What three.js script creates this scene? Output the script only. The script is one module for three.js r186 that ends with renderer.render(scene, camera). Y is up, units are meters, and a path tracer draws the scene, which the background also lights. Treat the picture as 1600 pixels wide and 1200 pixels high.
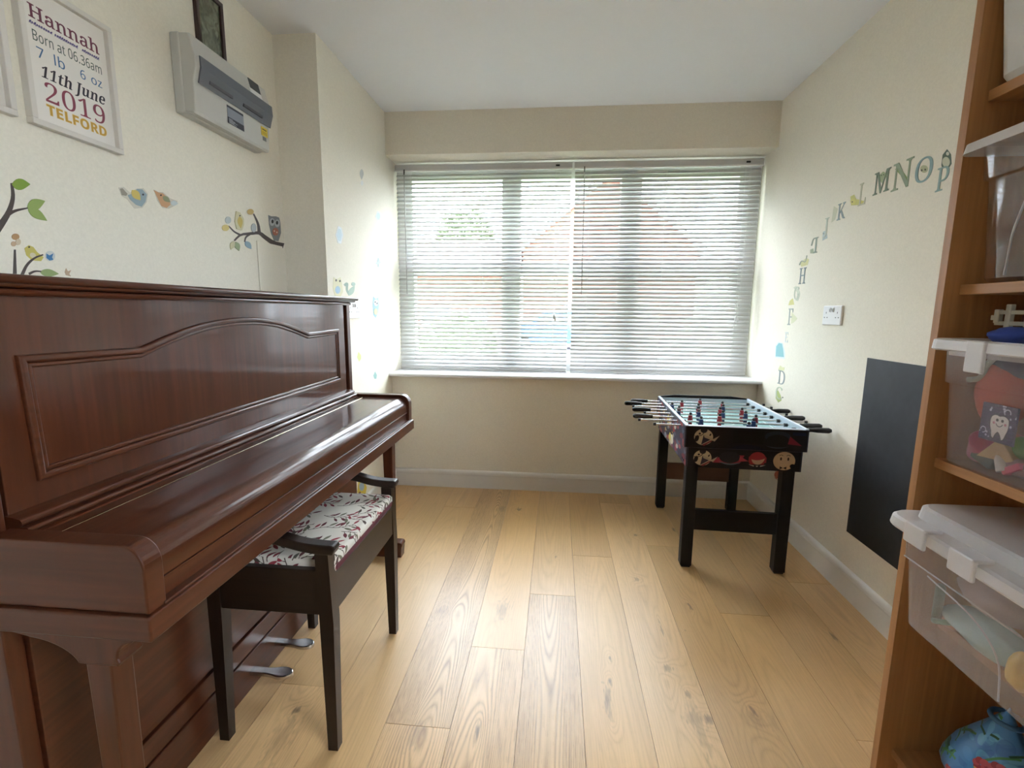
import * as THREE from 'three';
import { RoundedBoxGeometry } from 'three/addons/geometries/RoundedBoxGeometry.js';
import { TextGeometry } from 'three/addons/geometries/TextGeometry.js';
import { FontLoader } from 'three/addons/loaders/FontLoader.js';
import { mergeGeometries } from 'three/addons/utils/BufferGeometryUtils.js';

// ---------------------------------------------------------------- camera, sky, exposure
const scene = new THREE.Scene();
const FOCAL = 748.28;                                  // pixels on the 1600 x 1200 photograph
const camera = new THREE.PerspectiveCamera(2 * Math.atan(600 / FOCAL) * 180 / Math.PI, 4 / 3, 0.05, 300);
camera.position.set(0, 1.193, 0);
camera.rotation.set(-0.1514, 0.091, 0.0091, 'YXZ');
camera.updateMatrixWorld(true);
const renderer = new THREE.WebGLRenderer({ antialias: true });
renderer.toneMapping = THREE.LinearToneMapping;
renderer.toneMappingExposure = 1.62;
renderer.shadowMap.enabled = true;
scene.background = new THREE.Color().setRGB(0.88, 0.965, 1.07);   // even white overcast
scene.backgroundIntensity = 13.0;

// ---------------------------------------------------------------- measures of the room (metres)
const XL = -1.292, XP = -1.09, XR = 1.263, ZP = -2.234, ZD = -3.09, ZW = -3.30, CEIL = 2.4, HEAD = 2.15, ZB = 1.9;

// ---------------------------------------------------------------- helpers
let seed0 = 7;
function rng(s) { let a = s >>> 0; return () => { a = (a + 0x6D2B79F5) | 0; let t = Math.imul(a ^ (a >>> 15), 1 | a); t = (t + Math.imul(t ^ (t >>> 7), 61 | t)) ^ t; return ((t ^ (t >>> 14)) >>> 0) / 4294967296; }; }
function hash2(x, y, s) { let h = Math.imul(x, 374761393) + Math.imul(y, 668265263) + Math.imul(s, 2147483629) | 0; h = Math.imul(h ^ (h >>> 13), 1274126177); return ((h ^ (h >>> 16)) >>> 0) / 4294967296; }
function vn(x, y, s) {                                  // value noise 0..1
  const xi = Math.floor(x), yi = Math.floor(y); let fx = x - xi, fy = y - yi; fx = fx * fx * (3 - 2 * fx); fy = fy * fy * (3 - 2 * fy);
  const a = hash2(xi, yi, s), b = hash2(xi + 1, yi, s), c = hash2(xi, yi + 1, s), d = hash2(xi + 1, yi + 1, s);
  return a + (b - a) * fx + (c - a) * fy + (a - b - c + d) * fx * fy;
}
const dir = new THREE.Vector3();
function hit(u, v, axis, val) {                         // the point where the sight line of a photo pixel meets a plane
  dir.set((u - 800) / FOCAL, -(v - 600) / FOCAL, -1).applyQuaternion(camera.quaternion);
  const t = (val - camera.position[axis]) / dir[axis];
  return camera.position.clone().addScaledVector(dir, t);
}
const taken = new Map();
function numbered(n) { const k = taken.get(n) || 0; taken.set(n, k + 1); return k ? n + '_' + String(k).padStart(3, '0') : n; }
const rootAt = new WeakMap();
function tag(o, label, category, group) { o.userData.label = label; o.userData.category = category; if (group) o.userData.group = group; return o; }
function thing(name, label, category, at = [0, 0, 0], group) {
  const o = new THREE.Group(); o.name = numbered(name); o.position.set(...at); tag(o, label, category, group); scene.add(o); rootAt.set(o, o.position.clone()); return o;
}
function clean(g) { g = g.index ? g.toNonIndexed() : g; for (const k of Object.keys(g.attributes)) if (!['position', 'normal', 'uv'].includes(k)) g.deleteAttribute(k); g.morphAttributes = {}; return g; }
function merged(gs) { return Array.isArray(gs) ? (gs.length === 1 ? gs[0] : mergeGeometries(gs.map(clean))) : gs; }
function part(parent, name, gs, mat) {                  // geometry in the parent's own coordinates
  const m = new THREE.Mesh(merged(gs), mat); m.name = name; m.castShadow = m.receiveShadow = true; parent.add(m);
  if (rootAt.has(parent)) rootAt.set(m, rootAt.get(parent)); return m;
}
function wpart(parent, name, gs, mat) {                 // geometry in room coordinates
  const g = merged(gs); const p = rootAt.get(parent); if (p) g.translate(-p.x, -p.y, -p.z); return part(parent, name, g, mat);
}
function struct(name, gs, mat) { const m = part(scene, numbered(name), gs, mat); m.userData.kind = 'structure'; rootAt.set(m, new THREE.Vector3()); return m; }
function box(x0, x1, y0, y1, z0, z1, r = 0) {
  const w = x1 - x0, h = y1 - y0, d = z1 - z0;
  const g = r > 0 ? new RoundedBoxGeometry(w, h, d, 2, Math.min(r, w / 2.01, h / 2.01, d / 2.01)) : new THREE.BoxGeometry(w, h, d);
  g.translate((x0 + x1) / 2, (y0 + y1) / 2, (z0 + z1) / 2); return g;
}
function uvm(g, grain = 'z', off = 0) {                 // uv in metres, v along the grain
  g = g.index ? g.toNonIndexed() : g; const p = g.attributes.position, n = g.attributes.normal, uv = new Float32Array(p.count * 2);
  for (let i = 0; i < p.count; i += 3) {
    let a = 0, b = 0, c = 0; for (let k = 0; k < 3; k++) { a += Math.abs(n.getX(i + k)); b += Math.abs(n.getY(i + k)); c += Math.abs(n.getZ(i + k)); }
    const ax = a >= b && a >= c ? 'x' : b >= c ? 'y' : 'z';
    let rest = ['x', 'y', 'z'].filter((q) => q !== ax); let v = rest.includes(grain) ? grain : rest[0]; let u = rest.find((q) => q !== v);
    const get = (q, j) => q === 'x' ? p.getX(j) : q === 'y' ? p.getY(j) : p.getZ(j);
    for (let k = 0; k < 3; k++) { uv[(i + k) * 2] = get(u, i + k) + off; uv[(i + k) * 2 + 1] = get(v, i + k) + off * 1.7; }
  }
  g.setAttribute('uv', new THREE.BufferAttribute(uv, 2)); return g;
}
function poly(pts) { const s = new THREE.Shape(); pts.forEach(([x, y], i) => i ? s.lineTo(x, y) : s.moveTo(x, y)); s.closePath(); return s; }
// a profile drawn in (x, y) swept along z from z0 to z1
function sweepZ(pts, z0, z1, bev = 0, seg = 8) {
  const g = new THREE.ExtrudeGeometry(Array.isArray(pts) ? poly(pts) : pts, { depth: z1 - z0 - 2 * bev, bevelEnabled: bev > 0, bevelSize: bev, bevelThickness: bev, bevelOffset: -bev, bevelSegments: 2, curveSegments: seg });
  g.translate(0, 0, z0 + bev); return g;
}
function arc(cx, cy, r, a0, a1, n = 6, ry = r) { const o = []; for (let i = 0; i <= n; i++) { const a = (a0 + (a1 - a0) * i / n) * Math.PI / 180; o.push([cx + r * Math.cos(a), cy + ry * Math.sin(a)]); } return o; }
function rod(a, b, r, n = 8, r2 = r) {
  const A = new THREE.Vector3(...a), B = new THREE.Vector3(...b), d = B.clone().sub(A), g = new THREE.CylinderGeometry(r2, r, d.length(), n);
  g.applyQuaternion(new THREE.Quaternion().setFromUnitVectors(new THREE.Vector3(0, 1, 0), d.normalize())); g.translate((A.x + B.x) / 2, (A.y + B.y) / 2, (A.z + B.z) / 2); return g;
}
function tube(pts, r, n = 24, k = 6) { return new THREE.TubeGeometry(new THREE.CatmullRomCurve3(pts.map((p) => new THREE.Vector3(...p))), n, r, k); }
function lump(sx, sy, sz, s, amt = 0.18, freq = 1.6, detail = 4) {      // a soft irregular body
  const g = new THREE.IcosahedronGeometry(1, detail), p = g.attributes.position, v = new THREE.Vector3();
  for (let i = 0; i < p.count; i++) {
    v.fromBufferAttribute(p, i); const n = vn(v.x * freq + 9 + v.z, v.y * freq + 5, s) * 0.6 + vn(v.z * freq * 2 + 3, v.x * freq * 2 + v.y * 2 + 7, s + 1) * 0.4;
    v.multiplyScalar(1 + amt * (n - 0.5) * 2); p.setXYZ(i, v.x * sx, v.y * sy, v.z * sz);
  }
  return smooth(g);
}
function smooth(g) {                                    // shared normals at equal positions
  g = g.index ? g.toNonIndexed() : g; g.computeVertexNormals(); const p = g.attributes.position, n = g.attributes.normal, m = new Map();
  const key = (i) => `${Math.round(p.getX(i) * 1e5)},${Math.round(p.getY(i) * 1e5)},${Math.round(p.getZ(i) * 1e5)}`;
  for (let i = 0; i < p.count; i++) { const k = key(i), a = m.get(k) || [0, 0, 0]; a[0] += n.getX(i); a[1] += n.getY(i); a[2] += n.getZ(i); m.set(k, a); }
  for (let i = 0; i < p.count; i++) { const a = m.get(key(i)), l = Math.hypot(...a) || 1; n.setXYZ(i, a[0] / l, a[1] / l, a[2] / l); }
  return g;
}
const col = (r, g, b) => new THREE.Color().setRGB(r, g, b);
const css = (h) => new THREE.Color(h);
function std(color, roughness = 0.6, extra = {}) { return new THREE.MeshStandardMaterial({ color, roughness, metalness: 0, ...extra }); }
function phys(color, roughness, extra = {}) { return new THREE.MeshPhysicalMaterial({ color, roughness, metalness: 0, ...extra }); }
function dataTex(w, h, f, srgb = true, wrap = true) {
  const d = new Uint8Array(w * h * 4); const o = [0, 0, 0];
  for (let y = 0; y < h; y++) for (let x = 0; x < w; x++) { f(x, y, o); const i = (y * w + x) * 4; d[i] = o[0] < 0 ? 0 : o[0] > 255 ? 255 : o[0]; d[i + 1] = o[1] < 0 ? 0 : o[1] > 255 ? 255 : o[1]; d[i + 2] = o[2] < 0 ? 0 : o[2] > 255 ? 255 : o[2]; d[i + 3] = 255; }
  const t = new THREE.DataTexture(d, w, h); if (srgb) t.colorSpace = THREE.SRGBColorSpace; t.magFilter = THREE.LinearFilter; t.minFilter = THREE.LinearFilter;
  if (wrap) t.wrapS = t.wrapT = THREE.RepeatWrapping; t.needsUpdate = true; return t;
}
function canvasTex(w, h, draw) { const c = document.createElement('canvas'); c.width = w; c.height = h; const x = c.getContext('2d'); draw(x, w, h); const t = new THREE.CanvasTexture(c); t.colorSpace = THREE.SRGBColorSpace; return t; }

// tileable straight-grained veneer, w x h metres
function veneer(base, dark, w, h, s, strength = 0.5, px = 256, py = 512) {
  const t = dataTex(px, py, (x, y, o) => {
    const X = x / px, Y = y / py, wr = vn(X * 4, Y * 2, s) * 0.5;
    const per = (a, fx, fy, q) => { const k = Math.min(1, (1 - Y) * 6); return vn(X * fx + a, Y * fy, q) * k + vn(X * fx + a, (Y - 1) * fy, q) * (1 - k); };
    const f = per(wr, 70, 4, s + 1) * 0.45 + per(wr, 24, 2, s + 2) * 0.35 + per(0, 160, 16, s + 3) * 0.2;
    const k = Math.max(0, Math.min(1, 0.5 + (f - 0.5) * 2)) * strength; for (let c = 0; c < 3; c++) o[c] = base[c] + (dark[c] - base[c]) * k;
  });
  t.repeat.set(1 / w, 1 / h); return t;
}

// ---------------------------------------------------------------- materials shared by several things
const paintMottle = dataTex(256, 256, (x, y, o) => { const n = vn(x / 3, y / 3, 5) * 0.5 + vn(x / 1.3, y / 1.3, 6) * 0.5; const k = 238 + (n - 0.5) * 10; o[0] = k; o[1] = k - 6; o[2] = k - 22; });
paintMottle.repeat.set(2, 2);
const M = {
  wall: std(0xffffff, 0.85, { map: paintMottle }),
  ceil: std(col(0.84, 0.855, 0.87), 0.9),
  gloss: std(col(0.80, 0.78, 0.73), 0.35),
  upvc: std(col(0.84, 0.85, 0.86), 0.3),
  white: std(col(0.84, 0.84, 0.84), 0.35),
  black: std(col(0.02, 0.02, 0.022), 0.5),
  chrome: std(col(0.62, 0.62, 0.63), 0.22, { metalness: 1 }),
  cord: std(col(0.8, 0.8, 0.78), 0.7),
};

// ---------------------------------------------------------------- floor: oak planks, each its own piece
const PW = 0.192, COL0 = 0.105;
const floor = struct('floor', box(XL - 0.1, XR + 0.1, -0.12, -0.014, -3.42, ZB + 0.1), std(col(0.34, 0.24, 0.14), 0.9));
{
  const joints = { '-7': [-1.9, 0.2], '-6': [-2.55, -0.4], '-5': [-1.307, 0.6], '-4': [-2.75, -0.6], '-3': [-1.195, 0.7], '-2': [-1.54, 0.4], '-1': [-1.887, 0], 0: [-2.235, -0.15], 1: [-2.92, -0.75], 2: [-2.38, -0.3], 3: [-1.835, 0.2], 4: [-1.275, 0.75], 5: [-2.1, -0.2] };
  // knots and stains seen in the photograph: pixel, length, width (metres), darkness
  const marks = [[811, 796, 0.05, 0.03, 0.8], [784, 795, 0.1, 0.05, 0.35], [785, 955, 0.12, 0.05, 0.42], [868, 870, 0.02, 0.01, 0.7], [953, 1028, 0.03, 0.012, 0.6], [953, 1064, 0.035, 0.014, 0.7], [949, 1092, 0.10, 0.022, 0.62], [954, 1115, 0.05, 0.012, 0.3], [1043, 1044, 0.03, 0.03, 0.5], [1034, 985, 0.08, 0.007, 0.6], [1075, 1085, 0.03, 0.016, 0.6], [1085, 1122, 0.06, 0.05, 0.42], [1108, 1124, 0.03, 0.025, 0.75], [993, 836, 0.025, 0.018, 0.7], [995, 905, 0.03, 0.02, 0.5], [1053, 828, 0.06, 0.016, 0.7], [1078, 948, 0.045, 0.012, 0.85], [1177, 1112, 0.035, 0.016, 0.8], [1180, 1125, 0.07, 0.05, 0.25], [1302, 994, 0.05, 0.012, 0.75], [462, 1110, 0.025, 0.02, 0.8], [440, 1150, 0.14, 0.06, 0.3], [746, 1143, 0.06, 0.012, 0.75], [650, 1145, 0.09, 0.035, 0.35], [690, 955, 0.06, 0.05, 0.3], [1094, 1140, 0.2, 0.03, 0.3], [936, 868, 0.008, 0.006, 0.8], [1070, 985, 0.012, 0.01, 0.4]]
    .map(([u, v, l, w, d]) => { const p = hit(u, v, 'y', 0); return { x: p.x, z: p.z, l, w, d }; });
  const figured = { '-3:0': 0.95, '-3:1': 0.8, '-2:1': 0.9, '-1:1': 1, '-2:0': 0.16, '0:0': 0.2, '-4:0': 0.3, '-5:1': 0.3, '1:1': 0.22, '2:1': 0.3 };
  const TW = 160, cache = [];
  const plank = (c, i, z0, z1) => {                       // z0 far end, z1 near end
    const x0 = COL0 + c * PW, len = z1 - z0, s = 31 + c * 17 + i * 101, r = rng(s + 900), TH = Math.min(1700, Math.round(len / 0.00125));
    const fig = figured[c + ':' + i] ?? 0.14 + 0.1 * r(), tone = 0.95 + 0.1 * r(), warm = (r() - 0.5) * 10, cx = 0.06 + 0.08 * r(), bend = (r() > 0.5 ? 1 : -1) * (fig > 0.8 ? 3 : 1.6), rings = 4.5 + 2.5 * r(), mine = marks.filter((m) => m.x > x0 - 0.01 && m.x < x0 + PW + 0.01 && m.z > z0 - 0.05 && m.z < z1 + 0.05);
    const lum = fig > 0.8 ? new Uint8Array(TW * TH) : null;
    const map = dataTex(TW, TH, (ix, iy, o) => {
      const x = ix / TW * PW, z = z1 - (iy + 0.5) / TH * len, q = z + 40;
      const warp = vn(x * 14, q * 2.2, s) - 0.5, fine = vn(x * 60, q * 5, s + 1) - 0.5;
      let pull = 0, stain = 0;
      for (const m of mine) { const dx = x0 + x - m.x, dz = z - m.z, e = Math.exp(-((dx / (m.w * 1.6)) ** 2 + (dz / (m.l * 1.3)) ** 2)); pull += e * 0.9; const rag = 0.45 + 1.1 * vn(dx * 230, dz * 60, s + 5), d = Math.hypot(dx / m.w, dz / m.l) * rag; if (d < 0.6) stain = Math.max(stain, m.d * 0.8 * Math.min(1, (0.6 - d) * 2.4) * (0.45 + 0.55 * vn(dx * 500, dz * 45, s + 9))); }
      const dx = (x - cx) / PW, n = rings * (dx * dx * 3.2 * bend + q * 0.75) + warp * 3.4 + fine * 0.35 + pull * 3;
      const fr = n - Math.floor(n); let line = Math.pow(Math.max(0, 1 - Math.abs(fr - 0.5) * 2.6), 1.6);
      line *= 0.45 + 0.55 * vn(x * 40, q * 9, s + 2);
      const side = rings * 3.2 * Math.abs(dx) * 2.4 + warp * 2.5 + q * 0.35, fs = side * 2.2 - Math.floor(side * 2.2); line = Math.max(line, Math.abs(dx) > 0.22 ? Math.pow(Math.max(0, 1 - Math.abs(fs - 0.5) * 3), 1.4) * 0.85 * vn(x * 300, q * 26, s + 8) * 1.5 : 0);
      const streak = vn(x * 420, q * 7, s + 3) * 0.6 + vn(x * 900, q * 20, s + 4) * 0.4, pore = vn(x * 700, q * 34, s + 6) > 0.83 ? 0.12 : 0, broad = vn(x * 9, q * 1.1, s + 7);
      const k = Math.min(1, fig * line * 0.78 + (streak - 0.5) * 0.16 + pore * (0.4 + fig) + (broad - 0.5) * 0.14 + 0.06);
      const B = [222 * tone, (182 + warm * 0.4) * tone, (127 + warm) * tone], D = [146, 108, 72];
      for (let c3 = 0; c3 < 3; c3++) { let v = B[c3] + (D[c3] - B[c3]) * k; v += ([78, 58, 46][c3] - v) * stain; o[c3] = v; }
      if (lum) lum[iy * TW + ix] = 255 * (1 - Math.min(1, fig * line * 0.9 + pore));
    }, true, false);
    const extra = { map };
    if (lum) { extra.bumpMap = dataTex(TW, TH, (x, y, o) => { o[0] = o[1] = o[2] = lum[y * TW + x]; }, false, false); extra.bumpScale = 0.0006; }
    return phys(0xffffff, 0.42, { ...extra, clearcoat: 0.6, clearcoatRoughness: 0.3 });
  };
  for (let c = -8; c <= 6; c++) {
    const x0 = Math.max(COL0 + c * PW, XL - 0.05), x1 = Math.min(COL0 + (c + 1) * PW, XR + 0.05); if (x1 - x0 < 0.02) continue;
    const js = [-3.40, ...(joints[c] || [-2.2 + 0.3 * (c & 1), -0.2]), ZB];
    for (let i = 0; i + 1 < js.length; i++) {
      let m; const seen = i < 2 && c >= -7;
      if (seen) { m = plank(c, i, js[i], js[i + 1]); cache.push(m); } else m = cache.length ? cache[(c * 5 + 60 + i) % cache.length] : (cache.push(plank(c, i, js[i], js[i + 1])), cache[0]);
      wpart(floor, 'plank', box(x0 + 0.0006, x1 - 0.0006, -0.014, 0, js[i] + 0.0008, js[i + 1] - 0.0008), m);
    }
  }
}

// ---------------------------------------------------------------- room shell
struct('ceiling', box(XL - 0.1, XR + 0.1, CEIL, CEIL + 0.12, -3.45, ZB + 0.1), M.ceil);
struct('wall_left', uvm(box(XL - 0.1, XL, 0, CEIL, ZP, ZB), 'y'), M.wall);
struct('wall_left_projection', uvm(box(XL - 0.1, XP, 0, CEIL, -3.45, ZP), 'y'), M.wall);
struct('wall_right', [box(XR, XR + 0.1, 0, CEIL, -3.45, -0.25), box(XR, XR + 0.1, 0, CEIL, 0.80, ZB), box(XR, XR + 0.1, 0, 0.9, -0.25, 0.80), box(XR, XR + 0.1, 2.1, CEIL, -0.25, 0.80)].map((g) => uvm(g, 'y')), M.wall);
{ // added window, unseen behind the camera, to brighten the wall over the piano
  const w = new THREE.Group(); w.name = 'window_2'; w.userData.kind = 'structure'; scene.add(w); rootAt.set(w, new THREE.Vector3());
  const a = XR + 0.03, b = XR + 0.09; wpart(w, 'window_frame', [box(a, b, 0.9, 0.96, -0.25, 0.80, 0.004), box(a, b, 2.04, 2.1, -0.25, 0.80, 0.004), box(a, b, 0.96, 2.04, -0.25, -0.19, 0.004), box(a, b, 0.96, 2.04, 0.74, 0.80, 0.004)], M.upvc);
  wpart(w, 'mullion', box(a, b, 0.96, 2.04, 0.245, 0.305, 0.004), M.upvc);
  for (const [z0, z1] of [[-0.19, 0.245], [0.305, 0.74]]) { const p = new THREE.PlaneGeometry(z1 - z0, 1.08); p.rotateY(Math.PI / 2); p.translate(XR + 0.06, 1.5, (z0 + z1) / 2); wpart(w, 'pane', p, phys(col(0.97, 0.985, 0.98), 0.02, { transmission: 1, thickness: 0, ior: 1.45 })); }
}
struct('wall_front', uvm(box(XP, XR, 0, 0.76, -3.42, ZD), 'y'), M.wall);
struct('wall_front_header', uvm(box(XP, XR, HEAD, CEIL, -3.42, ZD), 'y'), M.wall);
struct('wall_back', uvm(box(XL, XR, 0, CEIL, ZB, ZB + 0.1), 'y'), std(col(0.07, 0.075, 0.08), 0.85));  // unseen wall, coloured dark to cut bounce and reflections from behind
struct('trim_1', box(XL, XL + 0.004, 0, 1.482, -2.208, -2.014, 0.002), M.wall);       // painted cable boxing in the alcove corner
{
  const prof = [[0, 0], [0.016, 0], [0.016, 0.088], [0.0185, 0.091], [0.0185, 0.097], ...arc(0.006, 0.1, 0.012, 0, 80, 5, 0.019), [0, 0.121]];
  const skirt = (name, len, x, z, turn) => { const m = struct(name, sweepZ(prof, 0, len), M.gloss); m.position.set(x, 0, z); m.rotation.y = turn; };
  skirt('baseboard_front', XR - XP, XP, ZD, -Math.PI / 2 + Math.PI);        // runs along x, faces the room
  scene.getObjectByName('baseboard_front').rotation.y = -Math.PI / 2; scene.getObjectByName('baseboard_front').position.set(XR, 0, ZD);
  skirt('baseboard_left', -ZD + ZP, XP, ZD, 0);
  skirt('baseboard_right', -ZD + ZB, XR, ZB, Math.PI);
}
{ // window board
  const nose = [[ZW + 0.0, 0.76], [-3.04, 0.76], ...arc(-3.041, 0.771, 0.011, -90, 90, 8), [ZW + 0.0, 0.782]].map(([z, y]) => [-z, y]);
  const g = sweepZ(nose, XP, XR); g.rotateY(Math.PI / 2); struct('trim_2', g, M.white);
}
{ // window: frame, two mullions, a transom and six panes
  const w = new THREE.Group(); w.name = 'window_1'; w.userData.kind = 'structure'; scene.add(w); rootAt.set(w, new THREE.Vector3());
  const z0 = -3.37, z1 = ZW, r = 0.006;
  wpart(w, 'window_frame', [box(XP, -0.985, 0.782, HEAD, z0, z1, r), box(1.13, XR, 0.782, HEAD, z0, z1, r), box(-0.985, 1.13, 2.045, HEAD, z0, z1, r), box(-0.985, 1.13, 0.782, 0.88, z0, z1, r)], M.upvc);
  const xs = [[-0.985, -0.379], [-0.251, 0.397], [0.531, 1.13]];
  wpart(w, 'mullion', box(-0.379, -0.251, 0.88, 2.045, z0, z1, r), M.upvc); wpart(w, 'mullion', box(0.397, 0.531, 0.88, 2.045, z0, z1, r), M.upvc);
  const glass = phys(col(0.97, 0.985, 0.98), 0.02, { transmission: 1, thickness: 0, ior: 1.45 });
  for (const [a, b] of xs) {
    wpart(w, 'transom', box(a, b, 1.442, 1.518, z0 + 0.004, z1 - 0.002, r), M.upvc);
    for (const [c, d] of [[0.88, 1.442], [1.518, 2.045]]) { const p = new THREE.PlaneGeometry(b - a, d - c); p.translate((a + b) / 2, (c + d) / 2, -3.335); wpart(w, 'pane', p, glass); }
  }
}

// ---------------------------------------------------------------- venetian blinds
function blind(x0, x1, tilt, label) {
  const zc = -3.245, t = thing('venetian_blind', label, 'blind', [(x0 + x1) / 2, 0.782, zc], 'white venetian blinds over the window'), w = x1 - x0;
  const slatM = std(col(0.60, 0.595, 0.59), 0.42), railM = std(col(0.62, 0.62, 0.63), 0.35);
  wpart(t, 'headrail', box(x0 - 0.006, x1 + 0.006, 2.092, 2.128, zc - 0.02, zc + 0.02, 0.003), railM);
  wpart(t, 'headrail_lip', box(x0 - 0.006, x1 + 0.006, 2.086, 2.094, zc + 0.012, zc + 0.024, 0.002), M.white);
  const half = 0.0155, n = 6, top = [], bot = []; for (let i = 0; i <= n; i++) { const a = -1 + 2 * i / n; top.push([a * half, 0.0026 * (1 - a * a)]); bot.unshift([a * half, 0.0026 * (1 - a * a) - 0.0005]); }
  const g = sweepZ([...top, ...bot], -w / 2, w / 2); g.rotateY(Math.PI / 2);                 // length along x, chord along z
  const r = rng(Math.round(x0 * 1000) + 99), N = 48, y0 = 0.812, pitch = (2.068 - y0) / (N - 1);
  for (let i = 0; i < N; i++) { const s = part(t, 'slat', g, slatM); s.position.set((r() - 0.5) * 0.003, y0 + i * pitch - 0.782 + (r() - 0.5) * 0.0012, 0); s.rotation.x = tilt + (r() - 0.5) * 0.05; s.rotation.z = (r() - 0.5) * 0.0012; }
  wpart(t, 'bottom_rail', box(x0, x1, 0.786, 0.799, zc - 0.014, zc + 0.014, 0.004), slatM);
  for (const f of [0.085, 0.5, 0.915]) { const x = x0 + w * f; for (const dz of [-0.0135, 0.0135]) wpart(t, 'ladder_cord', rod([x, 0.8, zc + dz], [x, 2.09, zc + dz], 0.0009, 5), M.cord); }
  const wand = wpart(t, 'tilt_wand', rod([x0 + 0.062, 1.30, zc + 0.03], [x0 + 0.058, 2.07, zc + 0.028], 0.0032, 8), std(col(0.5, 0.5, 0.5), 0.25));
  part(wand, 'hook', [(() => { const q = rod([x0 + 0.058, 2.065, zc + 0.028], [x0 + 0.058, 2.098, zc + 0.022], 0.004, 6); const p = rootAt.get(t); q.translate(-p.x, -p.y, -p.z); return q; })()], M.black);
  for (const dx of [0.075, 0.068]) wpart(t, 'pull_cord', tube([[x1 - dx, 2.09, zc + 0.02], [x1 - dx - 0.004, 1.5, zc + 0.024], [x1 - dx - 0.016, 1.02 + dx * 2, zc + 0.026]], 0.0009, 20, 5), M.cord);
  for (const [dx, y] of [[0.092, 1.14], [0.084, 1.13]]) wpart(t, 'cord_tassel', (() => { const q = new THREE.LatheGeometry([[0, 0], [0.006, 0.002], [0.0075, 0.02], [0.004, 0.034], [0, 0.036]].map((p) => new THREE.Vector2(...p)), 10); q.translate(x1 - dx, y, zc + 0.026); return q; })(), M.white);
  wpart(t, 'cord_lock', box(x1 - 0.1, x1 - 0.075, 2.104, 2.114, zc + 0.018, zc + 0.0235, 0.001), M.black);
  return t;
}
blind(-1.072, 0.073, 0.70, 'half-open white venetian blind beside the wall with owl and cloud stickers');
blind(0.096, 1.236, 0.98, 'more tightly closed white venetian blind beside the wall with alphabet stickers');

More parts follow.
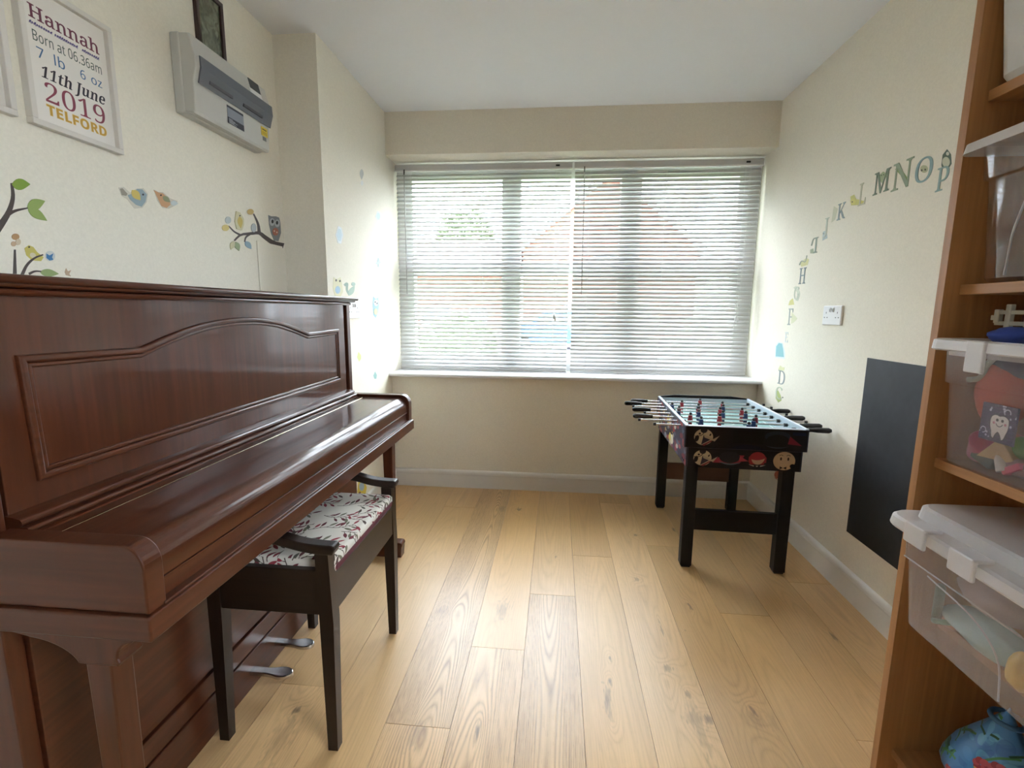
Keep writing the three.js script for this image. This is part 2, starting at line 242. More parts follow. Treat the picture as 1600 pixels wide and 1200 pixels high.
// ---------------------------------------------------------------- upright piano
{
  const t = thing('upright_piano', 'polished mahogany upright piano with arched panel moulding and closed keyboard lid', 'piano', [-0.98, 0, -1.425]);
  const grain = { map: veneer([82, 42, 24], [48, 23, 12], 0.5, 1, 3, 0.4) };
  const coat = { clearcoat: 0.7, clearcoatRoughness: 0.1, specularIntensity: 0.2 };
  const dark = phys(0xffffff, 0.42, { ...grain, ...coat }), mid = phys(0xffffff, 0.42, { ...grain, clearcoat: 0.5, clearcoatRoughness: 0.25, specularIntensity: 0.3 });
  const zf = -2.17, zn = -0.68, a = zf + 0.037, b = zn - 0.037;
  const W = (n, g, m, grain = 'z', off = 0, p = t) => wpart(p, n, merged([].concat(g).map((q, i) => uvm(q, grain, off + i * 0.13))), m);
  // case
  W('side_panel', box(-1.27, -0.958, 0.0, 1.225, zf, zf + 0.032, 0.003), mid, 'y'); W('side_panel', box(-1.27, -0.958, 0.0, 1.225, zn - 0.032, zn, 0.003), mid, 'y', 0.3);
  W('back_panel', box(-1.265, -1.25, 0.05, 1.22, a, b), mid, 'y');
  const lidP = [[-1.283, 1.225], [-0.952, 1.225], [-0.945, 1.2255], ...arc(-0.945, 1.2325, 0.007, -80, 0, 5), [-0.934, 1.2335], ...arc(-0.931, 1.2405, 0.0078, -90, 90, 8), [-1.283, 1.2482]];
  W('lid', sweepZ(lidP, zf - 0.022, zn + 0.022), dark);
  W('lid_moulding', sweepZ([[-0.958, 1.211], [-0.951, 1.212], ...arc(-0.953, 1.2185, 0.006, -60, 60, 4), [-0.958, 1.2249]], a - 0.03, b + 0.03), dark);
  // upper front panel with its raised moulding
  W('upper_panel', box(-0.985, -0.966, 0.80, 1.224, a + 0.012, b - 0.006, 0.002), dark, 'y');
  {
    const P = [[-0.782, 1.094], [-1.03, 1.0895]]; const A = [[-1.03, 1.0895], [-1.12, 1.116], [-1.25, 1.143], [-1.42, 1.1545], [-1.58, 1.143], [-1.70, 1.117], [-1.794, 1.0915]];
    const cv = new THREE.CatmullRomCurve3(A.map(([z, y]) => new THREE.Vector3(z, y, 0))).getPoints(26).map((v) => [v.x, v.y]);
    const path = [...P.slice(0, 1), ...cv, [-2.044, 1.0955], [-2.044, 0.886], [-0.788, 0.881]].map(([z, y]) => [-z, y]);   // drawn with s = -z to the right
    const off = (d) => path.map((p, i) => { const q = path[(i + path.length - 1) % path.length], r = path[(i + 1) % path.length]; const n1 = [-(p[1] - q[1]), p[0] - q[0]], n2 = [-(r[1] - p[1]), r[0] - p[0]]; const l1 = Math.hypot(...n1), l2 = Math.hypot(...n2); n1[0] /= l1; n1[1] /= l1; n2[0] /= l2; n2[1] /= l2; const m = [n1[0] + n2[0], n1[1] + n2[1]], k = d * 2 / (m[0] * m[0] + m[1] * m[1]); return [p[0] + m[0] * k, p[1] + m[1] * k]; });
    const bead = (o, i, h, bev) => { const s = poly(off(o)); s.holes.push(poly(off(i).reverse())); const g = new THREE.ExtrudeGeometry(s, { depth: h, bevelEnabled: true, bevelSize: bev, bevelThickness: bev, bevelOffset: -bev, bevelSegments: 4 }); g.rotateY(Math.PI / 2); g.translate(-0.967, 0, 0); return g; };
    W('panel_moulding', [bead(0.012, -0.003, 0.004, 0.0055), bead(-0.0025, -0.0125, 0.001, 0.004)], dark);
  }
  // ledge at the panel's foot, hinge, keyboard lid
  W('ledge_moulding', sweepZ([[-0.967, 0.788], [-0.918, 0.788], [-0.918, 0.793], [-0.927, 0.7945], ...arc(-0.927, 0.800, 0.0055, -60, 70, 4), [-0.938, 0.806], ...arc(-0.941, 0.813, 0.0075, -70, 80, 5), [-0.953, 0.823], [-0.967, 0.8245]], a, b), dark);
  W('lid_ledge', box(-0.967, -0.8895, 0.77, 0.7895, a, b, 0.0015), dark);
  W('hinge', rod([-0.8875, 0.7882, a], [-0.8875, 0.7882, b], 0.0024, 8), std(col(0.75, 0.68, 0.5), 0.25, { metalness: 1 }));
  W('keyboard_lid', sweepZ([[-0.8855, 0.77], [-0.735, 0.77], [-0.708, 0.755], [-0.702, 0.7235], [-0.6855, 0.7235], ...arc(-0.728, 0.7475, 0.0425, 0, 90, 12, 0.0425), [-0.8855, 0.79]], a + 0.001, b - 0.001), dark);
  W('lid_edge', box(-0.6995, -0.6835, 0.717, 0.7215, a + 0.001, b - 0.001, 0.001), dark);
  const lock = W('lock_rail', box(-0.72, -0.688, 0.678, 0.7165, a, b, 0.002), mid);
  W('keyhole', [box(-0.6885, -0.6872, 0.693, 0.705, -1.652, -1.648)], M.black, 'z', 0, lock);
  for (const z of [zf, zn - 0.04]) W('key_cheek', sweepZ([[-0.958, 0.68], [-0.6745, 0.68], [-0.6735, 0.755], ...arc(-0.713, 0.7605, 0.0395, 0, 90, 9, 0.0425), [-0.958, 0.803]], z, z + 0.04, 0.003), mid);
  W('key_bed', box(-1.0, -0.666, 0.634, 0.679, zf - 0.008, zn + 0.008, 0.004), mid); W('key_bed_moulding', box(-0.70, -0.671, 0.677, 0.684, a - 0.004, b + 0.004, 0.003), mid);
  // legs with corbels and toe blocks
  for (const z of [zf + 0.002, zn - 0.046]) {
    const leg = W('leg', sweepZ([[-0.798, 0.06], [-0.764, 0.06], [-0.758, 0.578], [-0.806, 0.578]], z, z + 0.044, 0.003), mid, 'y');
    W('corbel', sweepZ([[-0.814, 0.578], [-0.742, 0.578], [-0.738, 0.585], [-0.741, 0.592], ...arc(-0.705, 0.594, 0.036, 180, 100, 6, 0.032), [-0.70, 0.634], [-0.955, 0.634], ...arc(-0.925, 0.565, 0.112, 78, 8, 8, 0.058)], z - 0.003, z + 0.047, 0.003), mid, 'y', 0, leg);
    W('toe_block', sweepZ([[-0.955, 0], [-0.728, 0], ...arc(-0.735, 0.062, 0.014, -40, 90, 6), [-0.955, 0.076]], z - 0.002, z + 0.05, 0.003), mid);
  }
  // knee board
  W('knee_panel', box(-0.965, -0.948, 0.184, 0.634, a - 0.0045, b + 0.0045, 0.002), mid, 'z'); W('knee_rail', box(-0.965, -0.940, 0.12, 0.18, a - 0.0045, b + 0.0045, 0.003), mid, 'z', 0.2); W('plinth', box(-0.965, -0.937, 0.0, 0.116, a - 0.0045, b + 0.0045, 0.003), mid, 'z', 0.5);
  for (const z of [-1.42, -1.285]) {
    const s = new THREE.Shape(); s.moveTo(-0.945, -0.014); s.bezierCurveTo(-0.89, -0.013, -0.87, -0.013, -0.855, -0.019); s.bezierCurveTo(-0.83, -0.027, -0.803, -0.016, -0.803, 0); s.bezierCurveTo(-0.803, 0.016, -0.83, 0.027, -0.855, 0.019); s.bezierCurveTo(-0.87, 0.013, -0.89, 0.013, -0.945, 0.014);
    const g = new THREE.ExtrudeGeometry(s, { depth: 0.008, bevelEnabled: true, bevelSize: 0.003, bevelThickness: 0.003, bevelSegments: 2, bevelOffset: -0.003 }); g.rotateX(-Math.PI / 2); g.translate(0, 0.052, z); W('pedal', g, M.chrome);
  }
}

// ---------------------------------------------------------------- piano stool
{
  const t = thing('piano_stool', 'dark wooden piano stool with curved arms and leaf-patterned padded seat', 'stool', [-0.735, 0, -1.348]);
  const wood = phys(0xffffff, 0.38, { map: veneer([38, 25, 18], [23, 15, 11], 0.4, 0.8, 9, 0.6), clearcoat: 0.4, clearcoatRoughness: 0.3, specularIntensity: 0.3 });
  const W = (n, g, m = wood, grain = 'y', p = t) => wpart(p, n, merged([].concat(g).map((q) => uvm(q, grain))), m);
  const X0 = -0.91, X1 = -0.562, Z0 = -1.602, Z1 = -1.094;
  for (const [x, front] of [[X0, 0], [X1, 1]]) for (const [z, near] of [[Z0, 0], [Z1, 1]]) {
    const s = front ? -1 : 1, q = near ? -1 : 1, top = 0.572;
    const g = new THREE.BoxGeometry(1, 1, 1, 1, 3, 1), p = g.attributes.position;                 // tapered, square
    for (let i = 0; i < p.count; i++) { const f = p.getY(i) + 0.5, y = f * top, k = y > 0.40 ? 0.036 : 0.027 + 0.011 * y / 0.40; const ux = s > 0 ? p.getX(i) + 0.5 : p.getX(i) - 0.5, uz = q > 0 ? p.getZ(i) + 0.5 : p.getZ(i) - 0.5; p.setXYZ(i, x + (front ? -0.006 * (y > 0.4 ? 1 : 1 - y / 0.4) : 0) + ux * k, y, z + uz * k); }
    g.computeVertexNormals(); W('leg', g);
  }
  W('apron', box(X1 - 0.028, X1 - 0.004, 0.40, 0.507, Z0 + 0.034, Z1 - 0.034, 0.002), wood, 'z'); W('apron', box(X0 + 0.004, X0 + 0.028, 0.40, 0.507, Z0 + 0.034, Z1 - 0.034, 0.002), wood, 'z');
  W('apron', box(X0 + 0.034, X1 - 0.034, 0.40, 0.525, Z1 - 0.03, Z1 - 0.005, 0.002), wood, 'x'); W('apron', box(X0 + 0.034, X1 - 0.034, 0.40, 0.525, Z0 + 0.005, Z0 + 0.03, 0.002), wood, 'x');
  for (const z of [Z0 - 0.002, Z1 - 0.036]) {                                                      // scrolled arms
    const up = [[X1 + 0.012, 0.586], [X1 + 0.008, 0.596], [X1 - 0.02, 0.597], [-0.64, 0.602], [-0.71, 0.618], [-0.79, 0.622], [-0.86, 0.606], [X0 - 0.004, 0.597]], lo = [[X0 - 0.004, 0.572], [-0.86, 0.58], [-0.79, 0.596], [-0.71, 0.592], [-0.64, 0.577], [X1 - 0.02, 0.571], [X1 + 0.006, 0.572]];
    const cu = new THREE.CatmullRomCurve3(up.map(([x, y]) => new THREE.Vector3(x, y, 0))).getPoints(24), cl = new THREE.CatmullRomCurve3(lo.map(([x, y]) => new THREE.Vector3(x, y, 0))).getPoints(24);
    W('arm', sweepZ([...cu, ...cl].map((v) => [v.x, v.y]), z, z + 0.038, 0.005), wood, 'x');
  }
  const fabric = canvasTex(1024, 1024, (c, w, h) => {
    c.fillStyle = '#d8d2c8'; c.fillRect(0, 0, w, h); const r = rng(41);
    const leaf = (x, y, a, l, f) => { c.save(); c.translate(x, y); c.rotate(a); c.fillStyle = f; c.beginPath(); c.moveTo(0, 0); c.quadraticCurveTo(l * 0.45, -l * 0.3, l, 0); c.quadraticCurveTo(l * 0.45, l * 0.3, 0, 0); c.fill(); c.restore(); };
    const tones = ['#7a2530', '#8d2f3a', '#5c1f28', '#6d6a58', '#4b3a33', '#59554a', '#6a2630'];
    for (let i = 0; i < 15; i++) {
      let x = (i % 4) * 270 + r() * 130 - 90, y = Math.floor(i / 4) * 270 + r() * 120 - 20, a = -0.6 + r() * 1.1; c.lineWidth = 8; c.strokeStyle = '#4b3c34';
      for (let k = 0; k < 15; k++) {
        const nx = x + Math.cos(a) * 27, ny = y + Math.sin(a) * 27; c.beginPath(); c.moveTo(x, y); c.lineTo(nx, ny); c.stroke(); a += Math.sin(k * 0.7 + i) * 0.24;
        const sd = k % 2 ? 1 : -1; if (k % 2 === 1 || r() > 0.55) { const b = a + sd * (0.75 + r() * 0.4), sx = nx + Math.cos(b) * 26, sy = ny + Math.sin(b) * 26; c.lineWidth = 6; c.beginPath(); c.moveTo(nx, ny); c.lineTo(sx, sy); c.stroke(); c.lineWidth = 8; leaf(sx, sy, b, 74 + r() * 26, tones[Math.floor(r() * tones.length)]); }
        x = nx; y = ny;
      }
    }
  });
  fabric.wrapS = fabric.wrapT = THREE.RepeatWrapping; fabric.repeat.set(1 / 0.36, 1 / 0.36);
  const seat = W('seat', (() => {
    const g = new RoundedBoxGeometry(0.336, 0.045, 0.462, 6, 0.014), p = g.attributes.position; for (let i = 0; i < p.count; i++) { const x = p.getX(i) / 0.168, z = p.getZ(i) / 0.231; if (p.getY(i) > 0) p.setY(i, p.getY(i) + 0.010 * (1 - x * x) * (1 - z * z)); } g.computeVertexNormals(); g.translate(-0.733, 0.5245, -1.348); return smooth(g);
  })(), std(0xffffff, 0.85, { map: fabric }), 'z');
  W('piping', [box(X1 - 0.014, X1 - 0.001, 0.508, 0.527, Z0 + 0.036, Z1 - 0.036, 0.005)], std(col(0.10, 0.018, 0.03), 0.8), 'z', seat);
}

// ---------------------------------------------------------------- table football
{
  const t = thing('football_table', 'two-tier table football game with printed cartoon sides and black legs', 'game table', [0.608, 0, -2.178]);
  t.rotation.y = -0.04;
  const P = (n, g, m, p = t) => part(p, n, g, m), blk = phys(col(0.009, 0.009, 0.011), 0.5, { specularIntensity: 0.5 }), navy = std(col(0.022, 0.026, 0.05), 0.4);
  const D = -0.745;
  const ballDraw = (c, x, y, r) => {
    c.save(); c.translate(x, y); c.fillStyle = '#b9a98f'; c.beginPath(); c.arc(0, 0, r, 0, 7); c.fill(); c.fillStyle = '#1c1820'; c.beginPath(); c.arc(0, -r * 0.85, r * 0.36, 0, 7); c.fill(); c.beginPath(); c.ellipse(-r * 0.7, r * 0.2, r * 0.22, r * 0.4, 0.2, 0, 7); c.fill();
    c.lineWidth = r * 0.07; c.strokeStyle = '#1c1820'; c.beginPath(); c.moveTo(-r * 0.95, -r * 0.1); c.quadraticCurveTo(-r * 0.2, -r * 0.02, 0, -r * 0.5); c.stroke(); c.beginPath(); c.arc(-r * 0.42, -r * 0.4, r * 0.12, 0, 7); c.fill(); c.beginPath(); c.ellipse(r * 0.7, -r * 0.3, r * 0.08, r * 0.16, 0.4, 0, 7); c.fill();
    c.fillStyle = '#2a2438'; c.beginPath(); c.moveTo(0, -r * 0.25); c.lineTo(-r * 0.2, r * 0.95); c.lineTo(r * 0.75, r * 0.3); c.fill(); c.fillStyle = '#a89a86'; c.beginPath(); c.moveTo(0, -r * 0.35); c.lineTo(r * 1.05, r * 0.2); c.lineTo(r * 1.7, -r * 0.25); c.lineTo(r * 1.2, r * 0.5); c.lineTo(r * 0.1, r * 0.05); c.fill(); c.fillStyle = '#7c3440'; c.beginPath(); c.moveTo(-r * 0.1, r * 0.95); c.lineTo(r * 0.85, r * 0.35); c.lineTo(r * 0.9, r * 0.5); c.lineTo(r * 0.1, r * 1.1); c.fill(); c.restore();
  };
  const swoosh = (c, x, y, w, h, f) => { c.fillStyle = f; c.beginPath(); c.moveTo(x, y); c.quadraticCurveTo(x + w * 0.5, y + h * 1.1, x + w, y); c.lineTo(x + w * 0.9, y + h * 0.35); c.quadraticCurveTo(x + w * 0.5, y + h * 1.6, x + w * 0.1, y + h * 0.35); c.fill(); };
  const upPrint = canvasTex(1024, 208, (c, w, h) => {
    c.fillStyle = '#17151c'; c.fillRect(0, 0, w, h); c.fillStyle = '#0c1026'; c.beginPath(); c.moveTo(380, 208); c.quadraticCurveTo(520, 110, 700, 208); c.fill();
    ballDraw(c, 150, 100, 82); c.fillStyle = '#0b0b0f'; c.fillRect(405, 20, 260, 130);
    c.fillStyle = '#22303f'; c.beginPath(); c.ellipse(780, 70, 108, 58, 0, 0, 7); c.fill(); c.fillStyle = '#15161c'; c.beginPath(); c.ellipse(780, 108, 96, 60, 0, 0, 7); c.fill(); swoosh(c, 680, 160, 200, 26, '#3c4654'); c.fillStyle = '#7d2a3c'; c.beginPath(); c.moveTo(880, 60); c.lineTo(984, 150); c.lineTo(866, 138); c.fill(); c.fillStyle = '#16213f'; c.fillRect(900, 20, 110, 30);
  });
  const loPrint = canvasTex(1024, 208, (c, w, h) => {
    c.fillStyle = '#17151c'; c.fillRect(0, 0, w, h); c.fillStyle = '#8b2f40'; c.beginPath(); c.moveTo(255, 110); c.lineTo(330, 60); c.lineTo(520, 60); c.lineTo(480, 150); c.lineTo(230, 150); c.fill(); ballDraw(c, 135, 104, 84);
    c.fillStyle = '#25272d'; c.beginPath(); c.ellipse(385, 86, 96, 62, 0, 0, 7); c.fill(); swoosh(c, 280, 130, 220, 40, '#5b6572'); c.fillStyle = '#a5404e'; c.beginPath(); c.moveTo(480, 70); c.lineTo(560, 120); c.lineTo(470, 128); c.fill();
    c.fillStyle = '#8f2b34'; c.beginPath(); c.arc(640, 92, 76, Math.PI, 0); c.lineTo(700, 150); c.lineTo(570, 150); c.fill(); c.fillRect(560, 70, 160, 60); c.fillStyle = '#b99a80'; c.beginPath(); c.moveTo(585, 96); c.quadraticCurveTo(642, 118, 706, 82); c.quadraticCurveTo(690, 150, 640, 152); c.quadraticCurveTo(596, 148, 585, 96); c.fill(); swoosh(c, 560, 150, 160, 26, '#d9d2c6');
    c.fillStyle = '#12111a'; c.beginPath(); c.moveTo(612, 158); c.lineTo(668, 184); c.lineTo(668, 158); c.lineTo(612, 184); c.fill();
    c.fillStyle = '#b9a183'; c.beginPath(); c.arc(880, 100, 98, 0, 7); c.fill(); c.fillStyle = '#1d1812'; for (const x of [850, 915]) { c.beginPath(); c.ellipse(x, 78, 8, 17, 0, 0, 7); c.fill(); } c.lineWidth = 5; c.strokeStyle = '#3a2e20'; for (const x of [850, 915]) { c.beginPath(); c.arc(x, 54, 18, Math.PI * 1.15, Math.PI * 1.85); c.stroke(); }
    c.fillStyle = '#12111a'; c.beginPath(); c.moveTo(845, 158); c.lineTo(905, 190); c.lineTo(905, 158); c.lineTo(845, 190); c.fill(); c.beginPath(); c.arc(958, 152, 24, 0, 7); c.fill();
  });
  const sidePrint = canvasTex(1024, 256, (c, w, h) => {
    c.fillStyle = '#3a3f52'; c.fillRect(0, 0, w, h); const r = rng(77), f = ['#9c3a40', '#b0a89a', '#59657a', '#c9b46a', '#7a3440', '#8d93a3', '#c4bcb0', '#2a2c3c', '#a3525c'];
    for (let i = 0; i < 46; i++) { c.fillStyle = f[Math.floor(r() * f.length)]; const x = r() * w, y = r() * h; if (i % 3) { c.beginPath(); c.ellipse(x, y, 18 + r() * 50, 14 + r() * 34, r() * 3, 0, 7); c.fill(); } else { c.beginPath(); c.moveTo(x, y); c.lineTo(x + 60 + r() * 90, y + 30); c.lineTo(x + 20, y + 70 + r() * 60); c.fill(); } }
    c.fillStyle = '#e2dccb'; c.beginPath(); c.ellipse(560, 150, 60, 70, 0, 0, 7); c.fill(); c.fillStyle = '#cdbb58'; c.beginPath(); c.ellipse(500, 140, 34, 66, 0, 0, 7); c.fill();
  });
  const pm = (map) => phys(0xffffff, 0.4, { map, specularIntensity: 0.5 });
  // legs and stretchers
  for (const x of [[0.0, 0.052], [0.416, 0.467]]) for (const z of [[D, D + 0.05], [-0.05, 0.0]]) { P('leg', box(x[0], x[1], 0.008, 0.52, z[0], z[1], 0.004), blk); P('foot', box(x[0] + 0.005, x[1] - 0.005, 0, 0.01, z[0] + 0.005, z[1] - 0.005, 0.002), M.black); }
  P('stretcher', box(0.052, 0.416, 0.186, 0.286, -0.036, -0.014, 0.002), blk); P('stretcher', box(0.052, 0.416, 0.186, 0.286, D + 0.014, D + 0.036, 0.002), std(col(0.11, 0.05, 0.03), 0.6));
  // lower tier
  P('lower_case', [box(-0.004, 0.49, 0.495, 0.587, -0.014, 0.0), box(-0.004, 0.49, 0.495, 0.587, D, D + 0.014), box(-0.004, 0.010, 0.495, 0.587, D + 0.014, -0.014), box(0.476, 0.49, 0.495, 0.587, D + 0.014, -0.014), box(0.01, 0.476, 0.50, 0.506, D + 0.014, -0.014)], navy);
  const flat = (w, h, d = 0.0012) => new THREE.BoxGeometry(w, h, d);
  P('printed_end', (() => { const g = flat(0.48, 0.09); g.translate(0.243, 0.541, 0.0008); return g; })(), pm(loPrint));
  P('printed_side', (() => { const g = flat(0.735, 0.088); g.rotateY(-Math.PI / 2); g.translate(-0.0048, 0.541, D / 2); return g; })(), pm(sidePrint));
  for (const z of [-0.035, -0.07]) P('bolt_cover', (() => { const g = new THREE.CylinderGeometry(0.006, 0.006, 0.003, 10); g.rotateZ(Math.PI / 2); g.translate(-0.006, 0.515, z); return g; })(), M.black);
  // upper tier: an open tray with a pale rim
  P('upper_case', [box(-0.018, 0.502, 0.59, 0.688, -0.012, 0.012), box(-0.018, 0.502, 0.59, 0.688, D, D + 0.014), box(-0.018, -0.006, 0.59, 0.688, D + 0.014, -0.012), box(0.49, 0.502, 0.59, 0.688, D + 0.014, -0.012)], navy);
  P('printed_end', (() => { const g = flat(0.51, 0.095); g.translate(0.242, 0.639, 0.0128); return g; })(), pm(upPrint));
  P('printed_side', (() => { const g = flat(0.74, 0.092); g.rotateY(-Math.PI / 2); g.translate(-0.0188, 0.639, D / 2); return g; })(), pm(sidePrint));
  const rim = std(col(0.60, 0.68, 0.78), 0.3);
  P('rim', [box(-0.018, -0.004, 0.688, 0.694, D + 0.01, 0.012, 0.002), box(0.488, 0.502, 0.688, 0.694, D + 0.01, 0.012, 0.002), box(-0.004, 0.488, 0.688, 0.691, -0.008, 0.012, 0.001)], rim);
  P('inner_lining', [box(-0.006, -0.0045, 0.62, 0.688, D + 0.014, -0.012), box(0.4885, 0.49, 0.62, 0.688, D + 0.014, -0.012), box(-0.004, 0.488, 0.62, 0.688, D + 0.014, D + 0.016)], std(col(0.55, 0.63, 0.70), 0.4));
  const pitch = canvasTex(512, 768, (c, w, h) => { c.fillStyle = '#9fc4c0'; c.fillRect(0, 0, w, h); c.strokeStyle = '#eef4f2'; c.lineWidth = 6; c.strokeRect(16, 16, w - 32, h - 32); c.beginPath(); c.moveTo(16, h / 2); c.lineTo(w - 16, h / 2); c.stroke(); c.beginPath(); c.arc(w / 2, h / 2, 70, 0, 7); c.stroke(); c.strokeRect(150, 16, 212, 90); c.strokeRect(150, h - 106, 212, 90); });
  P('pitch', (() => { const g = new THREE.BoxGeometry(0.494, 0.006, 0.728); g.translate(0.243, 0.623, D / 2); return g; })(), pm(pitch));
  P('end_arch', (() => { const s = poly([[-0.018, 0.688], [0.502, 0.688], [0.49, 0.694], [0.40, 0.704], [0.08, 0.704], [0.0, 0.694]]); const g = new THREE.ExtrudeGeometry(s, { depth: 0.012, bevelEnabled: false }); g.translate(0, 0, D); return g; })(), blk);
  const steel = M.chrome, red = std(col(0.36, 0.02, 0.035), 0.4), blue = std(col(0.02, 0.05, 0.16), 0.4), skin = std(col(0.04, 0.03, 0.03), 0.5);
  const rods = [[-0.14, 0.66, 'R', 1, [0.28]], [-0.20, 0.64, 'R', 1, [0.09, 0.33]], [-0.215, 0.60, 'L', 0, [0.06, 0.20, 0.37]], [-0.15, 0.632, 'R', 1, [0.02, 0.12, 0.24, 0.35]], [-0.20, 0.58, 'L', 0, [0.04, 0.14, 0.25, 0.36]], [-0.19, 0.622, 'R', 1, [0.02, 0.16, 0.29]], [-0.225, 0.57, 'L', 0, [0.09, 0.31]], [-0.18, 0.56, 'L', 0, [0.21]]];
  rods.forEach(([x0, x1, side, team, men], i) => {
    const z = -0.072 - i * 0.0855, y = 0.672, xe = Math.min(x1, 0.622), r = P('rod', rod([x0, y, z], [xe, y, z], 0.0045, 10), steel);
    const hx = side === 'R' ? [xe - 0.09, xe + 0.012] : [x0 - 0.006, x0 + 0.09];
    P('handle', (() => { const q = new THREE.LatheGeometry([[0.001, 0], [0.008, 0.002], [0.0125, 0.012], [0.012, 0.06], [0.009, 0.085], [0.010, 0.096], [0.001, 0.1]].map((p) => new THREE.Vector2(...p)), 14); q.rotateZ(side === 'R' ? Math.PI / 2 : -Math.PI / 2); q.translate(side === 'R' ? hx[1] : hx[0], y, z); return q; })(), M.black, r);
    P('end_cap', (() => { const q = new THREE.CylinderGeometry(0.007, 0.007, 0.012, 10); q.rotateZ(Math.PI / 2); q.translate(side === 'R' ? x0 : xe, y, z); return q; })(), M.black, r);
    for (const bx of [0.012, 0.474]) P('bumper', (() => { const q = new THREE.CylinderGeometry(0.0085, 0.0085, 0.014, 12); q.rotateZ(Math.PI / 2); q.translate(bx, y, z); return q; })(), M.black, r);
    for (const mx of men) {
      const pl = P('player', [(() => { const q = new THREE.CylinderGeometry(0.0085, 0.012, 0.03, 8); q.scale(1.15, 1, 0.75); q.translate(mx, y - 0.002, z); return q; })(), (() => { const q = new THREE.BoxGeometry(0.016, 0.032, 0.010); q.translate(mx, y - 0.03, z); return q; })()], team ? blue : red, r);
      P('head', (() => { const q = new THREE.SphereGeometry(0.0075, 10, 8); q.translate(mx, y + 0.021, z); return q; })(), skin, r);
    }
  });
}

// ---------------------------------------------------------------- bookcase against the wall
const SX = 0.811, SZ = -1.126, ST = 0.019, SN = -0.58;
{
  const t = thing('bookcase', 'tall oak-veneer bookcase holding plastic storage boxes', 'bookcase', [1.03, 0, -0.853]);
  const oak = std(0xffffff, 0.5, { map: veneer([184, 134, 86], [148, 101, 60], 0.4, 1.2, 21, 0.6) });
  const W = (n, g, grain, m = oak) => wpart(t, n, uvm(g, grain), m);
  const XB = XR - 0.004;
  for (const z of [SZ, SN - ST]) { const s = W('side_panel', box(SX + 0.0015, XB, 0, 2.02, z, z + ST, 0.001), 'y'); wpart(s, 'edge_band', uvm(box(SX, SX + 0.0018, 0, 2.02, z, z + ST), 'y'), oak); }
  W('back_panel', box(XB - 0.008, XB, 0.05, 2.0, SZ + ST, SN - ST), 'y');
  for (const [y, x] of [[0.122, 0.842], [0.475, 0.90], [0.859, 0.842], [1.235, 0.842], [1.612, 0.842], [1.998, 0.811]]) { W('shelf', box(x, XB - 0.008, y, y + 0.0205, SZ + ST, SN - ST, 0.001), 'z'); }
  W('kick_board', box(0.86, 0.875, 0, 0.122, SZ + ST, SN - ST), 'z');
}

// ---------------------------------------------------------------- plastic boxes on the shelves
function ringRect(x0, x1, z0, z1, r, y, n = 5) { const o = []; for (const [cx, cz, a] of [[x1 - r, z1 - r, 0], [x0 + r, z1 - r, 90], [x0 + r, z0 + r, 180], [x1 - r, z0 + r, 270]]) for (let i = 0; i <= n; i++) { const t = (a + 90 * i / n) * Math.PI / 180; o.push([cx + r * Math.cos(t), y, cz + r * Math.sin(t)]); } return o; }
function loft(rings, capBottom = true, capTop = false) {
  const n = rings[0].length, pos = [], idx = []; rings.forEach((r) => r.forEach((p) => pos.push(...p)));
  for (let k = 0; k + 1 < rings.length; k++) for (let i = 0; i < n; i++) { const a = k * n + i, b = k * n + (i + 1) % n, c = a + n, d = b + n; idx.push(a, c, b, b, c, d); }
  const cap = (k, flip) => { const c = pos.length / 3; let s = [0, 0, 0]; rings[k].forEach((p) => { s[0] += p[0] / n; s[1] += p[1] / n; s[2] += p[2] / n; }); pos.push(...s); for (let i = 0; i < n; i++) { const a = k * n + i, b = k * n + (i + 1) % n; flip ? idx.push(c, b, a) : idx.push(c, a, b); } };
  if (capBottom) cap(0, false); if (capTop) cap(rings.length - 1, true);
  const g = new THREE.BufferGeometry(); g.setAttribute('position', new THREE.Float32BufferAttribute(pos, 3)); const uv = []; for (let i = 0; i < pos.length; i += 3) uv.push(pos[i + 2] + pos[i] * 0.37, pos[i + 1]); g.setAttribute('uv', new THREE.Float32BufferAttribute(uv, 2)); g.setIndex(idx); const q = g.toNonIndexed(); q.computeVertexNormals(); return q;
}
const clear = phys(col(0.90, 0.88, 0.90), 0.2, { transmission: 0.9, thickness: 0, ior: 1.5, side: THREE.DoubleSide });
const frosted = phys(col(0.92, 0.91, 0.93), 0.4, { transmission: 0.5, thickness: 0, ior: 1.5, side: THREE.DoubleSide });
const frostRim = phys(col(0.80, 0.78, 0.80), 0.35, { transmission: 0.35, thickness: 0, side: THREE.DoubleSide });
const BZ0 = -1.098, BZ1 = -0.66;
